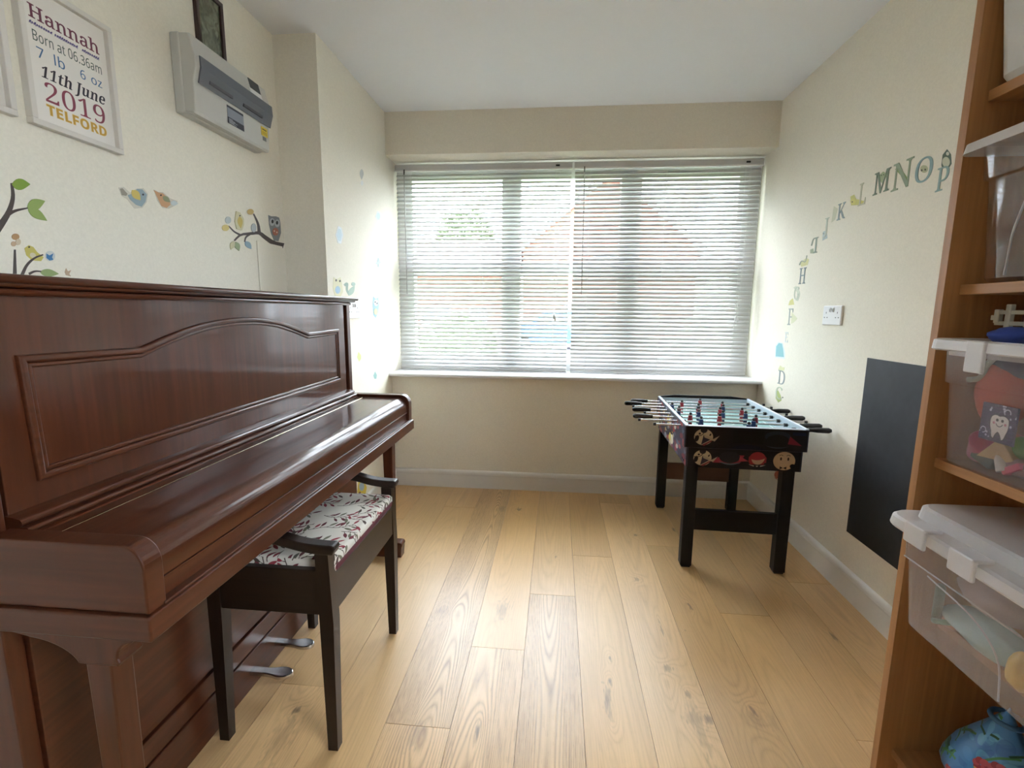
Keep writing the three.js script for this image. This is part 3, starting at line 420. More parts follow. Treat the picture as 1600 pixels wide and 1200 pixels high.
{ // lowest box, lidded
  const t = thing('storage_box', 'lidded clear plastic storage box with clip-on lid above the blue bag', 'box', [1.0, 0.497, -0.88]);
  const r = 0.03; t.position.x -= 0.013;
  wpart(t, 'body', loft([ringRect(0.826, 1.19, BZ0 + 0.014, BZ1 - 0.014, r, 0.4965), ringRect(0.820, 1.196, BZ0 + 0.009, BZ1 - 0.009, r, 0.503), ringRect(0.806, 1.205, BZ0 + 0.003, BZ1 - 0.003, r, 0.655), ringRect(0.800, 1.21, BZ0 + 0.001, BZ1 - 0.001, r, 0.659), ringRect(0.796, 1.213, BZ0, BZ1, r, 0.728)]), clear);
  wpart(t, 'rib', tube([[0.808, 0.655, -1.09], [0.8075, 0.655, -0.90], [0.808, 0.655, -0.70]], 0.0016, 12, 5), frostRim);
  wpart(t, 'rib', tube([[0.816, 0.64, -1.03], [0.813, 0.62, -0.90], [0.817, 0.58, -0.855], [0.821, 0.505, -0.845]], 0.0016, 20, 5), frostRim);
  const lid = wpart(t, 'lid', loft([ringRect(0.762, 1.225, -1.103, BZ1 + 0.005, 0.04, 0.733), ringRect(0.758, 1.23, -1.1045, BZ1 + 0.008, 0.04, 0.738), ringRect(0.761, 1.227, -1.103, BZ1 + 0.006, 0.04, 0.755), ringRect(0.767, 1.221, -1.10, BZ1, 0.04, 0.759), ringRect(0.80, 1.195, -1.08, BZ1 - 0.02, 0.035, 0.760), ringRect(0.803, 1.192, -1.077, BZ1 - 0.022, 0.035, 0.783), ringRect(0.81, 1.185, -1.07, BZ1 - 0.03, 0.035, 0.787)], false, true), frosted);
  for (const z of [-1.0, -0.885]) wpart(lid, 'clip', [box(0.753, 0.762, 0.722, 0.764, z - 0.028, z + 0.028, 0.004), box(0.753, 0.79, 0.757, 0.7655, z - 0.026, z + 0.026, 0.003)], frosted);
}
{ // middle box, open
  const t = thing('storage_box', 'open plastic storage box full of pink and coral toys', 'box', [1.0, 0.881, -0.88]); t.position.x -= 0.007;
  wpart(t, 'body', loft([ringRect(0.853, 1.19, BZ0 + 0.014, BZ1 - 0.014, 0.02, 0.8805), ringRect(0.847, 1.195, BZ0 + 0.01, BZ1 - 0.01, 0.02, 0.886), ringRect(0.835, 1.205, BZ0 + 0.004, BZ1 - 0.004, 0.02, 1.05), ringRect(0.828, 1.21, BZ0 + 0.001, BZ1 - 0.001, 0.02, 1.053), ringRect(0.823, 1.213, BZ0, BZ1, 0.02, 1.125)]), clear);
  wpart(t, 'rim', loft([ringRect(0.797, 1.225, -1.1035, BZ1 + 0.004, 0.03, 1.121), ringRect(0.793, 1.228, -1.1045, BZ1 + 0.008, 0.03, 1.124), ringRect(0.795, 1.227, -1.104, BZ1 + 0.006, 0.03, 1.142), ringRect(0.80, 1.222, -1.10, BZ1, 0.03, 1.145), ringRect(0.824, 1.212, BZ0 + 0.001, BZ1 - 0.002, 0.022, 1.144), ringRect(0.826, 1.21, BZ0 + 0.003, BZ1 - 0.004, 0.022, 1.11)], false), frosted);
  wpart(t, 'clip', box(0.789, 0.797, 1.085, 1.145, -0.995, -0.955, 0.003), frosted);
}
{ // upper box, lidded, clear
  const t = thing('storage_box', 'glossy clear plastic storage box with flared lid below the pale box', 'box', [1.0, 1.256, -0.88]);
  const ripple = dataTex(128, 128, (x, y, o) => { const k = 128 + 120 * (vn(x / 22, y / 30, 51) + vn(x / 9, y / 40, 52) * 0.4 - 0.7); o[0] = o[1] = o[2] = k; }, false); ripple.repeat.set(4, 4);
  const gl = phys(col(0.93, 0.93, 0.94), 0.05, { transmission: 0.96, thickness: 0, ior: 1.55, side: THREE.DoubleSide, bumpMap: ripple, bumpScale: 0.0012 });
  wpart(t, 'body', loft([ringRect(0.866, 1.19, BZ0 + 0.016, BZ1 - 0.016, 0.018, 1.2565), ringRect(0.859, 1.195, BZ0 + 0.012, BZ1 - 0.012, 0.018, 1.266), ringRect(0.846, 1.205, BZ0 + 0.005, BZ1 - 0.005, 0.018, 1.456), ringRect(0.838, 1.21, BZ0 + 0.002, BZ1 - 0.002, 0.018, 1.459), ringRect(0.832, 1.213, BZ0, BZ1, 0.018, 1.524)]), gl);
  wpart(t, 'lid', loft([ringRect(0.798, 1.228, -1.1035, BZ1 + 0.006, 0.02, 1.508), ringRect(0.802, 1.226, -1.1025, BZ1 + 0.004, 0.02, 1.527), ringRect(0.825, 1.215, -1.095, BZ1 - 0.002, 0.02, 1.5335), ringRect(0.85, 1.19, -1.08, BZ1 - 0.02, 0.02, 1.534)], false, true), frosted);
  wpart(t, 'rib', tube([[0.859, 1.27, -1.03], [0.852, 1.36, -1.015], [0.847, 1.44, -0.97], [0.846, 1.452, -0.85]], 0.0022, 24, 6), frostRim);
}
{ // low round tub on its lid
  const t = thing('round_tub', 'low round clear plastic tub on the flared box lid', 'tub', [0.985, 1.535, -0.985]);
  part(t, 'body', new THREE.LatheGeometry([[0.001, 0], [0.085, 0.0005], [0.098, 0.006], [0.112, 0.03], [0.114, 0.045]].map((p) => new THREE.Vector2(...p)), 40), clear);
  part(t, 'rim', new THREE.LatheGeometry([[0.114, 0.044], [0.119, 0.0445], [0.119, 0.062], [0.114, 0.066], [0.10, 0.0665], [0.001, 0.067]].map((p) => new THREE.Vector2(...p)), 40), frosted);
}
{ // topmost box
  const t = thing('storage_box', 'pale translucent plastic box on the highest shelf of the bookcase', 'box', [1.0, 1.633, -0.88]);
  const pale = phys(col(0.74, 0.73, 0.70), 0.35, { transmission: 0.2, thickness: 0, side: THREE.DoubleSide });
  wpart(t, 'body', loft([ringRect(0.845, 1.19, BZ0 + 0.014, BZ1 - 0.014, 0.022, 1.6335), ringRect(0.838, 1.195, BZ0 + 0.01, BZ1 - 0.01, 0.022, 1.645), ringRect(0.815, 1.205, BZ0 + 0.001, BZ1, 0.022, 1.86)]), pale);
  wpart(t, 'rim', loft([ringRect(0.815, 1.205, BZ0 + 0.001, BZ1, 0.022, 1.858), ringRect(0.803, 1.215, BZ0 - 0.004, BZ1 + 0.008, 0.022, 1.858), ringRect(0.803, 1.215, BZ0 - 0.004, BZ1 + 0.008, 0.022, 1.875)], false, true), pale);
}

// ---------------------------------------------------------------- toys in the boxes
function mpp(p) { const d = p.clone().sub(camera.position); const f = new THREE.Vector3(0, 0, -1).applyQuaternion(camera.quaternion); return d.dot(f) / FOCAL; }
function toy(name, label, u, v, x, geo, mat, group) {
  const p = hit(u, v, 'x', x), g = geo(mpp(p)), m = new THREE.Mesh(g, mat); g.computeBoundingBox(); const b = g.boundingBox;
  const y0 = p.y > 1.25 ? 1.268 : p.y > 0.8 ? 0.888 : 0.505, xf = p.y > 1.25 ? 0.868 : p.y > 0.8 ? 0.852 : 0.826;      // stay inside the box it lies in
  p.y = Math.max(p.y, y0 - b.min.y); p.x = Math.max(p.x, xf - b.min.x); p.z = Math.max(p.z, BZ0 + 0.018 - b.min.z); p.z = Math.min(p.z, BZ1 - 0.02 - b.max.z); m.name = numbered(name); m.castShadow = m.receiveShadow = true; m.position.copy(p); tag(m, label, 'toy', group); scene.add(m); return m; }
const soft = (c) => std(c, 0.85), plast = (c) => std(c, 0.4);
toy('cloth_bag', 'coral red cloth bag slumped in the open toy box', 1504, 604, 0.892, (k) => lump(0.034, 0.07, 0.05, 3, 0.1), soft(col(0.55, 0.12, 0.09)));
toy('soft_toy', 'bright red soft toy behind the tooth card', 1580, 606, 1.03, (k) => lump(0.045, 0.045, 0.06, 5, 0.2), soft(col(0.50, 0.04, 0.07)));
toy('toy_skirt', 'grey blue toy cloth under the rim of the open toy box', 1560, 566, 0.91, (k) => lump(0.04, 0.028, 0.09, 8, 0.2), soft(col(0.10, 0.11, 0.16)));
toy('toy_ribbon', 'pale green plastic strap beside the coral cloth bag', 1522, 572, 0.862, (k) => tube([[0, 0.02, 0.02], [0.004, 0, 0], [0.004, -0.022, -0.006], [0, -0.03, -0.03]], 0.006, 20, 6), plast(col(0.42, 0.47, 0.42)));
toy('toy_cup', 'magenta plastic toy cup lying in the open toy box', 1490, 742, 0.885, (k) => { const g = new THREE.LatheGeometry([[0.001, -0.026], [0.02, -0.026], [0.027, 0.022], [0.029, 0.024], [0.026, 0.026], [0.001, 0.02]].map((p) => new THREE.Vector2(...p)), 18); g.rotateX(0.7); g.rotateZ(0.4); return g; }, plast(col(0.48, 0.04, 0.16)));
toy('toy_cone', 'peach coloured toy horn above the magenta cup', 1546, 690, 0.95, (k) => { const g = new THREE.LatheGeometry([[0.001, -0.03], [0.012, -0.026], [0.024, 0.02], [0.022, 0.026], [0.001, 0.026]].map((p) => new THREE.Vector2(...p)), 18); g.rotateX(-1.0); return g; }, plast(col(0.55, 0.28, 0.19)));
toy('toy_wedge', 'beige toy wedge under the tooth card', 1566, 704, 0.885, (k) => { const g = new THREE.ExtrudeGeometry(poly([[-0.026, -0.014], [0.03, -0.014], [0.004, 0.026]]), { depth: 0.03, bevelEnabled: true, bevelSize: 0.003, bevelThickness: 0.003, bevelSegments: 2 }); g.rotateY(-1.2); return g; }, plast(col(0.58, 0.42, 0.22)));
toy('toy_tube', 'white tapered toy tube beside the beige wedge', 1561, 736, 0.872, (k) => { const g = new THREE.CylinderGeometry(0.008, 0.013, 0.05, 14); g.rotateX(-0.5); return g; }, plast(col(0.6, 0.58, 0.53)));
toy('toy_brick', 'small hot pink toy brick near the white tube', 1584, 736, 0.872, (k) => { const g = new RoundedBoxGeometry(0.016, 0.014, 0.04, 2, 0.003); g.rotateX(-0.6); return g; }, plast(col(0.65, 0.09, 0.2)));
toy('toy_frog', 'green rubber toy among the pink toys', 1597, 702, 0.905, (k) => lump(0.024, 0.024, 0.03, 12, 0.25), plast(col(0.10, 0.38, 0.06)));
toy('toy_block', 'dark teal toy block at the bottom of the open box', 1540, 742, 0.88, (k) => { const g = new RoundedBoxGeometry(0.03, 0.026, 0.05, 2, 0.004); g.rotateX(0.3); return g; }, plast(col(0.05, 0.09, 0.09)));
toy('toy_bowl', 'mauve toy bowl behind the hot pink brick', 1592, 762, 0.885, (k) => lump(0.02, 0.018, 0.04, 14, 0.15), plast(col(0.30, 0.16, 0.19)));
toy('toy_crate', 'dark red toy crate sticking out of the open box', 1522, 512, 0.96, (k) => new RoundedBoxGeometry(0.03, 0.06, 0.062, 2, 0.003), plast(col(0.13, 0.035, 0.03)));
toy('toy_blanket', 'royal blue toy cloth heaped over the open box rim', 1590, 524, 0.885, (k) => lump(0.03, 0.018, 0.055, 17, 0.2), soft(col(0.03, 0.06, 0.30)));
{ // toy fence
  const p = hit(1580, 496, 'x', 0.90), t = thing('toy_fence', 'small cream plastic toy fence standing on the blue cloth', 'toy', [p.x, p.y, p.z]); t.rotation.y = -0.05;
  const m = plast(col(0.72, 0.70, 0.60));
  for (const y of [-0.012, 0.010]) part(t, 'rail', box(-0.003, 0.003, y - 0.004, y + 0.004, -0.035, 0.05, 0.001), m);
  part(t, 'peg', box(-0.003, 0.003, -0.006, 0.004, -0.045, -0.033, 0.001), m);
  for (const [z, h] of [[-0.03, 0.016], [-0.004, 0.026], [0.04, 0.026]]) part(t, 'post', box(-0.005, 0.005, -h + 0.004, h, z - 0.006, z + 0.006, 0.002), m);
}
{ // square card with a smiling tooth
  const p = hit(1560, 662, 'x', 0.8435), tex = canvasTex(256, 256, (c) => {
    c.fillStyle = '#2c2350'; c.fillRect(0, 0, 256, 256); c.strokeStyle = '#4b2c66'; c.lineWidth = 6; for (let i = 0; i < 12; i++) { c.beginPath(); c.moveTo(0, i * 24); c.lineTo(256, i * 24); c.stroke(); } c.fillStyle = '#cfc9dd'; const r = rng(5); for (let i = 0; i < 22; i++) { c.beginPath(); c.arc(r() * 256, r() * 256, 4 + r() * 6, 0, 7); c.fill(); }
    c.strokeStyle = '#d9d4e4'; c.lineWidth = 7; c.beginPath(); c.arc(190, 44, 22, 2.4, 6.6); c.stroke(); c.beginPath(); c.arc(30, 190, 20, 3, 8); c.stroke();
    c.lineWidth = 12; c.strokeStyle = '#15102a'; c.fillStyle = '#e6e0da'; c.beginPath(); c.moveTo(80, 90); c.quadraticCurveTo(100, 60, 138, 78); c.quadraticCurveTo(180, 60, 206, 92); c.quadraticCurveTo(218, 150, 196, 190); c.quadraticCurveTo(190, 232, 172, 232); c.quadraticCurveTo(160, 190, 140, 182); c.quadraticCurveTo(122, 192, 112, 232); c.quadraticCurveTo(92, 224, 92, 186); c.quadraticCurveTo(66, 140, 80, 90); c.stroke(); c.fill();
    c.fillStyle = '#1a1420'; for (const x of [124, 162]) { c.beginPath(); c.arc(x, 104, 10, 0, 7); c.fill(); } c.fillStyle = '#c77f8d'; for (const x of [102, 186]) { c.beginPath(); c.arc(x, 126, 9, 0, 7); c.fill(); } c.lineWidth = 5; c.beginPath(); c.arc(143, 122, 24, 0.2, 2.94); c.stroke();
  });
  const t = thing('tooth_card', 'purple square card printed with a smiling tooth', 'card', [p.x, p.y, p.z]); t.rotation.y = -Math.PI / 2;
  const side = std(col(0.12, 0.08, 0.2), 0.6), m = new THREE.Mesh(new THREE.BoxGeometry(0.072, 0.072, 0.004), [side, side, side, side, std(0xffffff, 0.5, { map: tex }), side]); m.name = 'card'; t.add(m);
}
toy('toy_pouch', 'pale teal pouch lying in the lidded box', 1515, 985, 0.90, (k) => lump(0.045, 0.035, 0.10, 22, 0.15), soft(col(0.36, 0.52, 0.52)));
toy('toy_bottle', 'dark green toy bottle leaning in the lidded box', 1436, 920, 0.862, (k) => { const g = new THREE.CapsuleGeometry(0.009, 0.085, 6, 12); g.rotateX(0.12); g.rotateZ(0.1); return g; }, plast(col(0.05, 0.10, 0.075)));
toy('toy_leaf', 'grey green toy leaf at the back of the lidded box', 1430, 932, 0.95, (k) => lump(0.02, 0.036, 0.022, 25, 0.15), plast(col(0.30, 0.36, 0.26)));
toy('toy_ring', 'sea green toy ring beside the dark bottle', 1440, 968, 0.875, (k) => { const g = new THREE.TorusGeometry(0.02, 0.006, 10, 24); g.rotateX(1.1); return g; }, plast(col(0.22, 0.42, 0.36)));
toy('toy_shell', 'pale peach toy shell near the pale teal pouch', 1425, 974, 0.885, (k) => lump(0.014, 0.01, 0.022, 27, 0.2), plast(col(0.68, 0.48, 0.40)));
toy('toy_basket', 'olive woven toy basket behind the pale teal pouch', 1562, 985, 1.0, (k) => lump(0.04, 0.03, 0.05, 29, 0.25), soft(col(0.30, 0.25, 0.14)));
toy('toy_duck', 'yellow rubber toy at the end of the lidded box', 1596, 1050, 0.865, (k) => lump(0.02, 0.034, 0.024, 31, 0.2), plast(col(0.65, 0.45, 0.10)));
toy('toy_paper', 'crumpled lilac paper in the lidded box', 1560, 930, 0.93, (k) => lump(0.05, 0.05, 0.08, 33, 0.25), soft(col(0.42, 0.37, 0.40)));
toy('toy_ball', 'coral toy ball in the glossy clear box', 1584, 410, 0.965, (k) => lump(0.04, 0.04, 0.045, 35, 0.08), plast(col(0.62, 0.16, 0.11)));
toy('toy_scarf', 'pale pink scarf in the glossy clear box', 1584, 366, 1.12, (k) => lump(0.05, 0.06, 0.075, 37, 0.2), soft(col(0.68, 0.42, 0.38)));
{ // flowery blue bag below
  const p = hit(1566, 1170, 'x', 0.95), tex = canvasTex(512, 512, (c, w, h) => {
    const r = rng(61); c.fillStyle = '#4d86bd'; c.fillRect(0, 0, w, h); for (let i = 0; i < 160; i++) { c.fillStyle = ['#5c97cc', '#6fb0d6', '#3f6fae', '#7cc0d8', '#4f7cc0'][i % 5]; c.globalAlpha = 0.5; c.beginPath(); c.ellipse(r() * w, r() * h, 10 + r() * 30, 6 + r() * 18, r() * 3, 0, 7); c.fill(); } c.globalAlpha = 1;
    for (let i = 0; i < 44; i++) { c.strokeStyle = ['#2f6a44', '#4b8a55', '#245038'][i % 3]; c.lineWidth = 9; let x = r() * w, y = r() * h, a = r() * 6; c.beginPath(); c.moveTo(x, y); c.quadraticCurveTo(x + Math.cos(a) * 50, y + Math.sin(a) * 50 - 20, x + Math.cos(a) * 100, y + Math.sin(a) * 90); c.stroke(); }
    for (let i = 0; i < 4; i++) { const x = r() * w, y = r() * h; for (let k = 0; k < 6; k++) { c.fillStyle = ['#9a3440', '#b9505a'][k % 2]; c.beginPath(); c.arc(x + Math.cos(k) * 16, y + Math.sin(k) * 14, 13, 0, 7); c.fill(); } c.fillStyle = '#d8a060'; c.fillRect(x - 14, y + 20, 28, 6); }
  });
  const t = thing('flowery_bag', 'blue drawstring bag printed with leaves and red flowers', 'bag', [p.x, 0.143, p.z]), m = std(0xffffff, 0.35, { map: tex });
  const g = lump(0.09, 0.13, 0.105, 71, 0.10, 1.7, 5), q = g.attributes.position, uv = new Float32Array(q.count * 2);
  for (let i = 0; i < q.count; i++) { const y = q.getY(i); const k = y > -0.05 ? Math.max(0.17, 1 - (y + 0.05) / 0.175 * 0.86) : 1; const a = Math.atan2(q.getX(i), q.getZ(i)), cr = 1 + 0.045 * Math.sin(a * 9 + y * 30) * (y > 0 ? 1 : 0.3); q.setXYZ(i, q.getX(i) * k * cr, Math.max(y, -0.118) + 0.118, q.getZ(i) * k * cr); uv[i * 2] = q.getZ(i) * 4.2 + q.getX(i) * 0.6; uv[i * 2 + 1] = y * 4.2; }
  g.setAttribute('uv', new THREE.BufferAttribute(uv, 2)); tex.wrapS = tex.wrapT = THREE.RepeatWrapping; part(t, 'body', smooth(g), m);
  part(t, 'drawstring', (() => { const k = new THREE.TorusGeometry(0.026, 0.005, 8, 20); k.rotateX(Math.PI / 2); k.translate(0, 0.222, 0); return k; })(), soft(col(0.06, 0.16, 0.3)));
}

// ---------------------------------------------------------------- things on the walls
tag((() => { const m = new THREE.Mesh(box(XR - 0.004, XR, 0.271, 1.018, -2.063, -1.45, 0.001), std(0xffffff, 0.55, { map: dataTex(256, 256, (x, y, o) => { const k = 34 + 11 * (vn(x / 40, y / 26, 3) - 0.5) + 8 * (vn(x / 7, y / 7, 4) - 0.5); o[0] = k - 3; o[1] = k; o[2] = k + 5; }) })); m.name = 'blackboard'; m.castShadow = m.receiveShadow = true; scene.add(m); return m; })(), 'plain dark slate chalkboard panel stuck low on the cream wall', 'chalkboard');
function socket(name, label, x, y, z, face) {
  const t = thing(name, label, 'socket', [x, y, z], 'double wall sockets'); t.rotation.y = face * Math.PI / 2;
  part(t, 'plate', (() => { const g = new RoundedBoxGeometry(0.148, 0.088, 0.010, 3, 0.004); g.translate(0, 0, 0.005); return g; })(), M.white);
  for (const s of [-1, 1]) {
    part(t, 'switch', (() => { const g = new RoundedBoxGeometry(0.012, 0.020, 0.006, 2, 0.0015); g.rotateX(0.12); g.translate(s * 0.012, 0.024, 0.011); return g; })(), std(col(0.66, 0.66, 0.66), 0.4));
    part(t, 'switch_mark', box(s * 0.012 - 0.0025, s * 0.012 + 0.0025, 0.017, 0.03, 0.0125, 0.0146), std(col(0.2, 0.2, 0.2), 0.5));
    for (const [dx, dy, w, h] of [[0, 0.012, 0.004, 0.008], [-0.011, -0.010, 0.007, 0.004], [0.011, -0.010, 0.007, 0.004]]) part(t, 'pin_hole', box(s * 0.045 + dx - w / 2, s * 0.045 + dx + w / 2, dy - h / 2, dy + h / 2, 0.0096, 0.0104), M.black);
  }
}
socket('wall_socket', 'white double socket above the dark chalkboard on the cream wall', XR, 1.186, -2.342, -1);
socket('wall_socket', 'white double socket beside the end of the piano lid', XP, 1.190, -2.505, 1);

{ // consumer unit
  const t = thing('fuse_box', 'pale grey fuse box with smoky flap high on the wall', 'fuse box', [XL, 1.84, -1.83]);
  const body = std(col(0.58, 0.57, 0.53), 0.45), z0 = -2.045, z1 = -1.617;
  wpart(t, 'base', box(XL, XL + 0.034, 1.842, 2.092, z0, z1, 0.006), body);
  wpart(t, 'cover', sweepZ([[XL + 0.03, 1.846], [XL + 0.064, 1.842], [XL + 0.07, 1.85], [XL + 0.073, 1.945], [XL + 0.086, 1.99], [XL + 0.084, 2.022], [XL + 0.066, 2.088], [XL + 0.03, 2.09]], z0 + 0.003, z1 - 0.003, 0.004), body);
  const flap = wpart(t, 'flap', sweepZ([[XL + 0.0735, 1.942], [XL + 0.078, 1.94], [XL + 0.092, 1.988], [XL + 0.09, 2.024], [XL + 0.085, 2.026], [XL + 0.0855, 1.99]], z0 - 0.001, z1 - 0.02, 0.0015), std(col(0.13, 0.14, 0.16), 0.6));
  for (const za of [-1.80, -1.98]) wpart(flap, 'finger_grip', box(XL + 0.080, XL + 0.0875, 1.955, 1.966, za, za + 0.12, 0.002), std(col(0.07, 0.075, 0.085), 0.6));
  const lab = (name, y0, y1, za, zb, draw, w = 256, h = 128) => wpart(t, name, (() => { const g = new THREE.BoxGeometry(zb - za, y1 - y0, 0.0012); g.rotateY(Math.PI / 2); g.translate(XL + 0.0735, (y0 + y1) / 2, (za + zb) / 2); return g; })(), std(0xffffff, 0.5, { map: canvasTex(w, h, draw) }));
  lab('rating_label', 1.868, 1.93, -1.872, -1.78, (c, w, h) => { c.fillStyle = '#8b9099'; c.fillRect(0, 0, w, h); c.fillStyle = '#2b2e38'; c.fillRect(0, 0, w, 16); c.fillRect(0, h - 44, w, 44); c.fillStyle = '#c9ccd2'; for (let i = 0; i < 5; i++) c.fillRect(14, h - 36 + i * 7, 60 + (i * 37) % 90, 3); });
  lab('warning_label', 1.896, 1.93, -2.028, -1.985, (c, w, h) => { c.fillStyle = '#e0c636'; c.fillRect(0, 0, w, h); c.fillStyle = '#3c3410'; c.fillRect(40, 26, 170, 16); c.fillStyle = '#c8ab20'; c.fillRect(30, 60, 190, 50); });
  lab('small_label', 1.878, 1.893, -2.016, -1.993, (c, w, h) => { c.fillStyle = '#6d6f70'; c.fillRect(0, 0, w, h); });
  wpart(t, 'meter_window', sweepZ([[XL + 0.0675, 2.085], [XL + 0.0695, 2.086], [XL + 0.0795, 2.047], [XL + 0.0775, 2.046]], -1.99, -1.925), std(col(0.09, 0.1, 0.11), 0.2)); wpart(t, 'switch_panel', sweepZ([[XL + 0.0775, 2.046], [XL + 0.0795, 2.047], [XL + 0.0845, 2.03], [XL + 0.083, 2.028]], -1.99, -1.915), M.white);
}
// pictures
function picture(name, label, z0, z1, y0, y1, fw, frameM, printM, depth, mountM) {
  const t = thing(name, label, 'picture', [XL, y0, (z0 + z1) / 2]);
  wpart(t, 'frame', [box(XL, XL + depth, y0, y0 + fw, z0, z1, 0.002), box(XL, XL + depth, y1 - fw, y1, z0, z1, 0.002), box(XL, XL + depth, y0 + fw, y1 - fw, z0, z0 + fw, 0.002), box(XL, XL + depth, y0 + fw, y1 - fw, z1 - fw, z1, 0.002)], frameM);
  const g = new THREE.BoxGeometry(z1 - z0 - 2 * fw + 0.001, y1 - y0 - 2 * fw + 0.001, 0.003); g.rotateY(Math.PI / 2); g.translate(XL + 0.005, (y0 + y1) / 2, (z0 + z1) / 2); wpart(t, 'print', g, printM); return t;
}
const poster = canvasTex(768, 1100, (c, w, h) => {
  c.fillStyle = '#ece7e0'; c.fillRect(0, 0, w, h); c.textAlign = 'left';
  const T = (s, font, x, y, wd, f, st) => { c.font = font; c.fillStyle = f; const k = wd / c.measureText(s).width; c.save(); c.translate(x, y); c.scale(k, 1); if (st) { c.strokeStyle = f; c.lineWidth = st; c.strokeText(s, 0, 0); } else c.fillText(s, 0, 0); c.restore(); };
  T('Hannah', '150px serif', 60, 250, 640, '#6e3348'); T('Hannah', '150px serif', 62, 250, 640, '#6e3348', 4);
  const r = rng(12); c.strokeStyle = '#4a3d7c'; c.lineWidth = 7; for (let x = 66; x < 690; x += 19) { if ((x > 250 && x < 275) || (x > 480 && x < 505)) continue; c.beginPath(); c.moveTo(x, 305); c.quadraticCurveTo(x + 6, 268 + r() * 10, x + 11, 296); c.lineTo(x + 15, 276 + r() * 20); c.stroke(); }
  T('Born at 06.36am', '118px sans-serif', 70, 430, 640, '#4d5b55'); T('7', '120px sans-serif', 90, 560, 70, '#3f6a96'); T('lb', '120px sans-serif', 230, 560, 110, '#3f6a96'); T('6', '110px sans-serif', 470, 560, 60, '#3f6a96'); T('oz', '110px sans-serif', 575, 560, 120, '#3f6a96');
  T('11th June', 'italic bold 140px serif', 100, 712, 600, '#2c2430'); T('2019', '230px serif', 110, 905, 590, '#8c3f50'); T('TELFORD', 'bold 120px sans-serif', 120, 1016, 570, '#c79a3a'); T('TELFORD', 'bold 120px sans-serif', 120, 1016, 570, '#dcb860', 5);
});
const frameWhite = std(col(0.72, 0.68, 0.62), 0.45);
picture('framed_print', 'white framed birth print with coloured lettering above the piano', -1.378, -1.130, 1.634, 1.972, 0.014, frameWhite, std(0xffffff, 0.5, { map: poster }), 0.02);
picture('framed_print', 'white framed print hanging beside the lettered birth print', -1.098, -0.85, 1.634, 1.972, 0.014, frameWhite, std(0xffffff, 0.5, { map: canvasTex(512, 700, (c, w, h) => { c.fillStyle = '#e2dcd4'; c.fillRect(0, 0, w, h); c.fillStyle = '#7d2f3e'; c.beginPath(); c.arc(430, 560, 36, 0, 7); c.fill(); c.beginPath(); c.arc(300, 540, 60, 0, 7); c.fill(); }) }), 0.02);
picture('framed_photo', 'dark framed woodland photograph standing behind the fuse box', -1.888, -1.742, 2.094, 2.325, 0.016, std(col(0.045, 0.022, 0.018), 0.4), phys(0xffffff, 0.2, { clearcoat: 0.6, map: dataTex(192, 256, (x, y, o) => { const n = vn(x / 14 + vn(y / 30, x / 40, 2) * 5, y / 34, 7) * 0.6 + vn(x / 4, y / 9, 8) * 0.4, k = 60 + n * 95; o[0] = k - 6; o[1] = k; o[2] = k - 22; }, true, false) }), 0.014);

// ---------------------------------------------------------------- wall stickers, outlines measured on the photograph and laid on the wall itself
const WALLS = { alcove: [XL, 1], window: [XP, 1], right: [XR, -1] };
const matOf = new Map(); function flatMat(c) { if (!matOf.has(c)) matOf.set(c, std(css(c), 0.6)); return matOf.get(c); }
const E_ = (u, v, a, b, rot = 0, n = 18) => { const o = []; for (let i = 0; i < n; i++) { const t = i / n * Math.PI * 2, x = a * Math.cos(t), y = b * Math.sin(t); o.push([u + x * Math.cos(rot) - y * Math.sin(rot), v + x * Math.sin(rot) + y * Math.cos(rot)]); } return o; };
const L_ = (u0, v0, u1, v1, w, n = 8) => { const dx = u1 - u0, dy = v1 - v0, l = Math.hypot(dx, dy), nx = -dy / l, ny = dx / l, o = []; for (let i = 0; i <= n; i++) { const t = i / n, k = w * Math.sin(Math.PI * Math.pow(t, 0.8)); o.push([u0 + dx * t + nx * k, v0 + dy * t + ny * k]); } for (let i = n - 1; i > 0; i--) { const t = i / n, k = w * Math.sin(Math.PI * Math.pow(t, 0.8)); o.push([u0 + dx * t - nx * k, v0 + dy * t - ny * k]); } return o; };
const S_ = (pts, w0, w1) => { const c = new THREE.CatmullRomCurve3(pts.map(([x, y]) => new THREE.Vector3(x, y, 0))), n = 14, a = [], b = []; for (let i = 0; i <= n; i++) { const p = c.getPoint(i / n), t = c.getTangent(i / n), w = (w0 + (w1 - w0) * i / n) / 2; a.push([p.x - t.y * w, p.y + t.x * w]); b.unshift([p.x + t.y * w, p.y - t.x * w]); } return [...a, ...b]; };
function sticker(label, group, wall, pieces, cat = 'sticker') {
  const [x, face] = WALLS[wall], all = pieces.flatMap((p) => p[2]); let cu = 0, cv = 0; all.forEach(([u, v]) => { cu += u / all.length; cv += v / all.length; });
  const o = hit(cu, cv, 'x', x), t = thing('wall_sticker', label, cat, [x, o.y, o.z], group); t.rotation.y = face * Math.PI / 2;
  pieces.forEach(([name, color, pts], i) => {
    const loc = pts.map(([u, v]) => { const h = hit(u, v, 'x', x); return [face > 0 ? o.z - h.z : h.z - o.z, h.y - o.y]; });
    part(t, name, new THREE.ExtrudeGeometry(poly(loc), { depth: 0.0006 + i * 0.00025, bevelEnabled: false }), flatMat(color));
  });
  return t;
}
const BR = '#4a403c', GR = '#93a85a', GB = 'bird and branch wall stickers', GC = 'owl and cloud wall stickers';
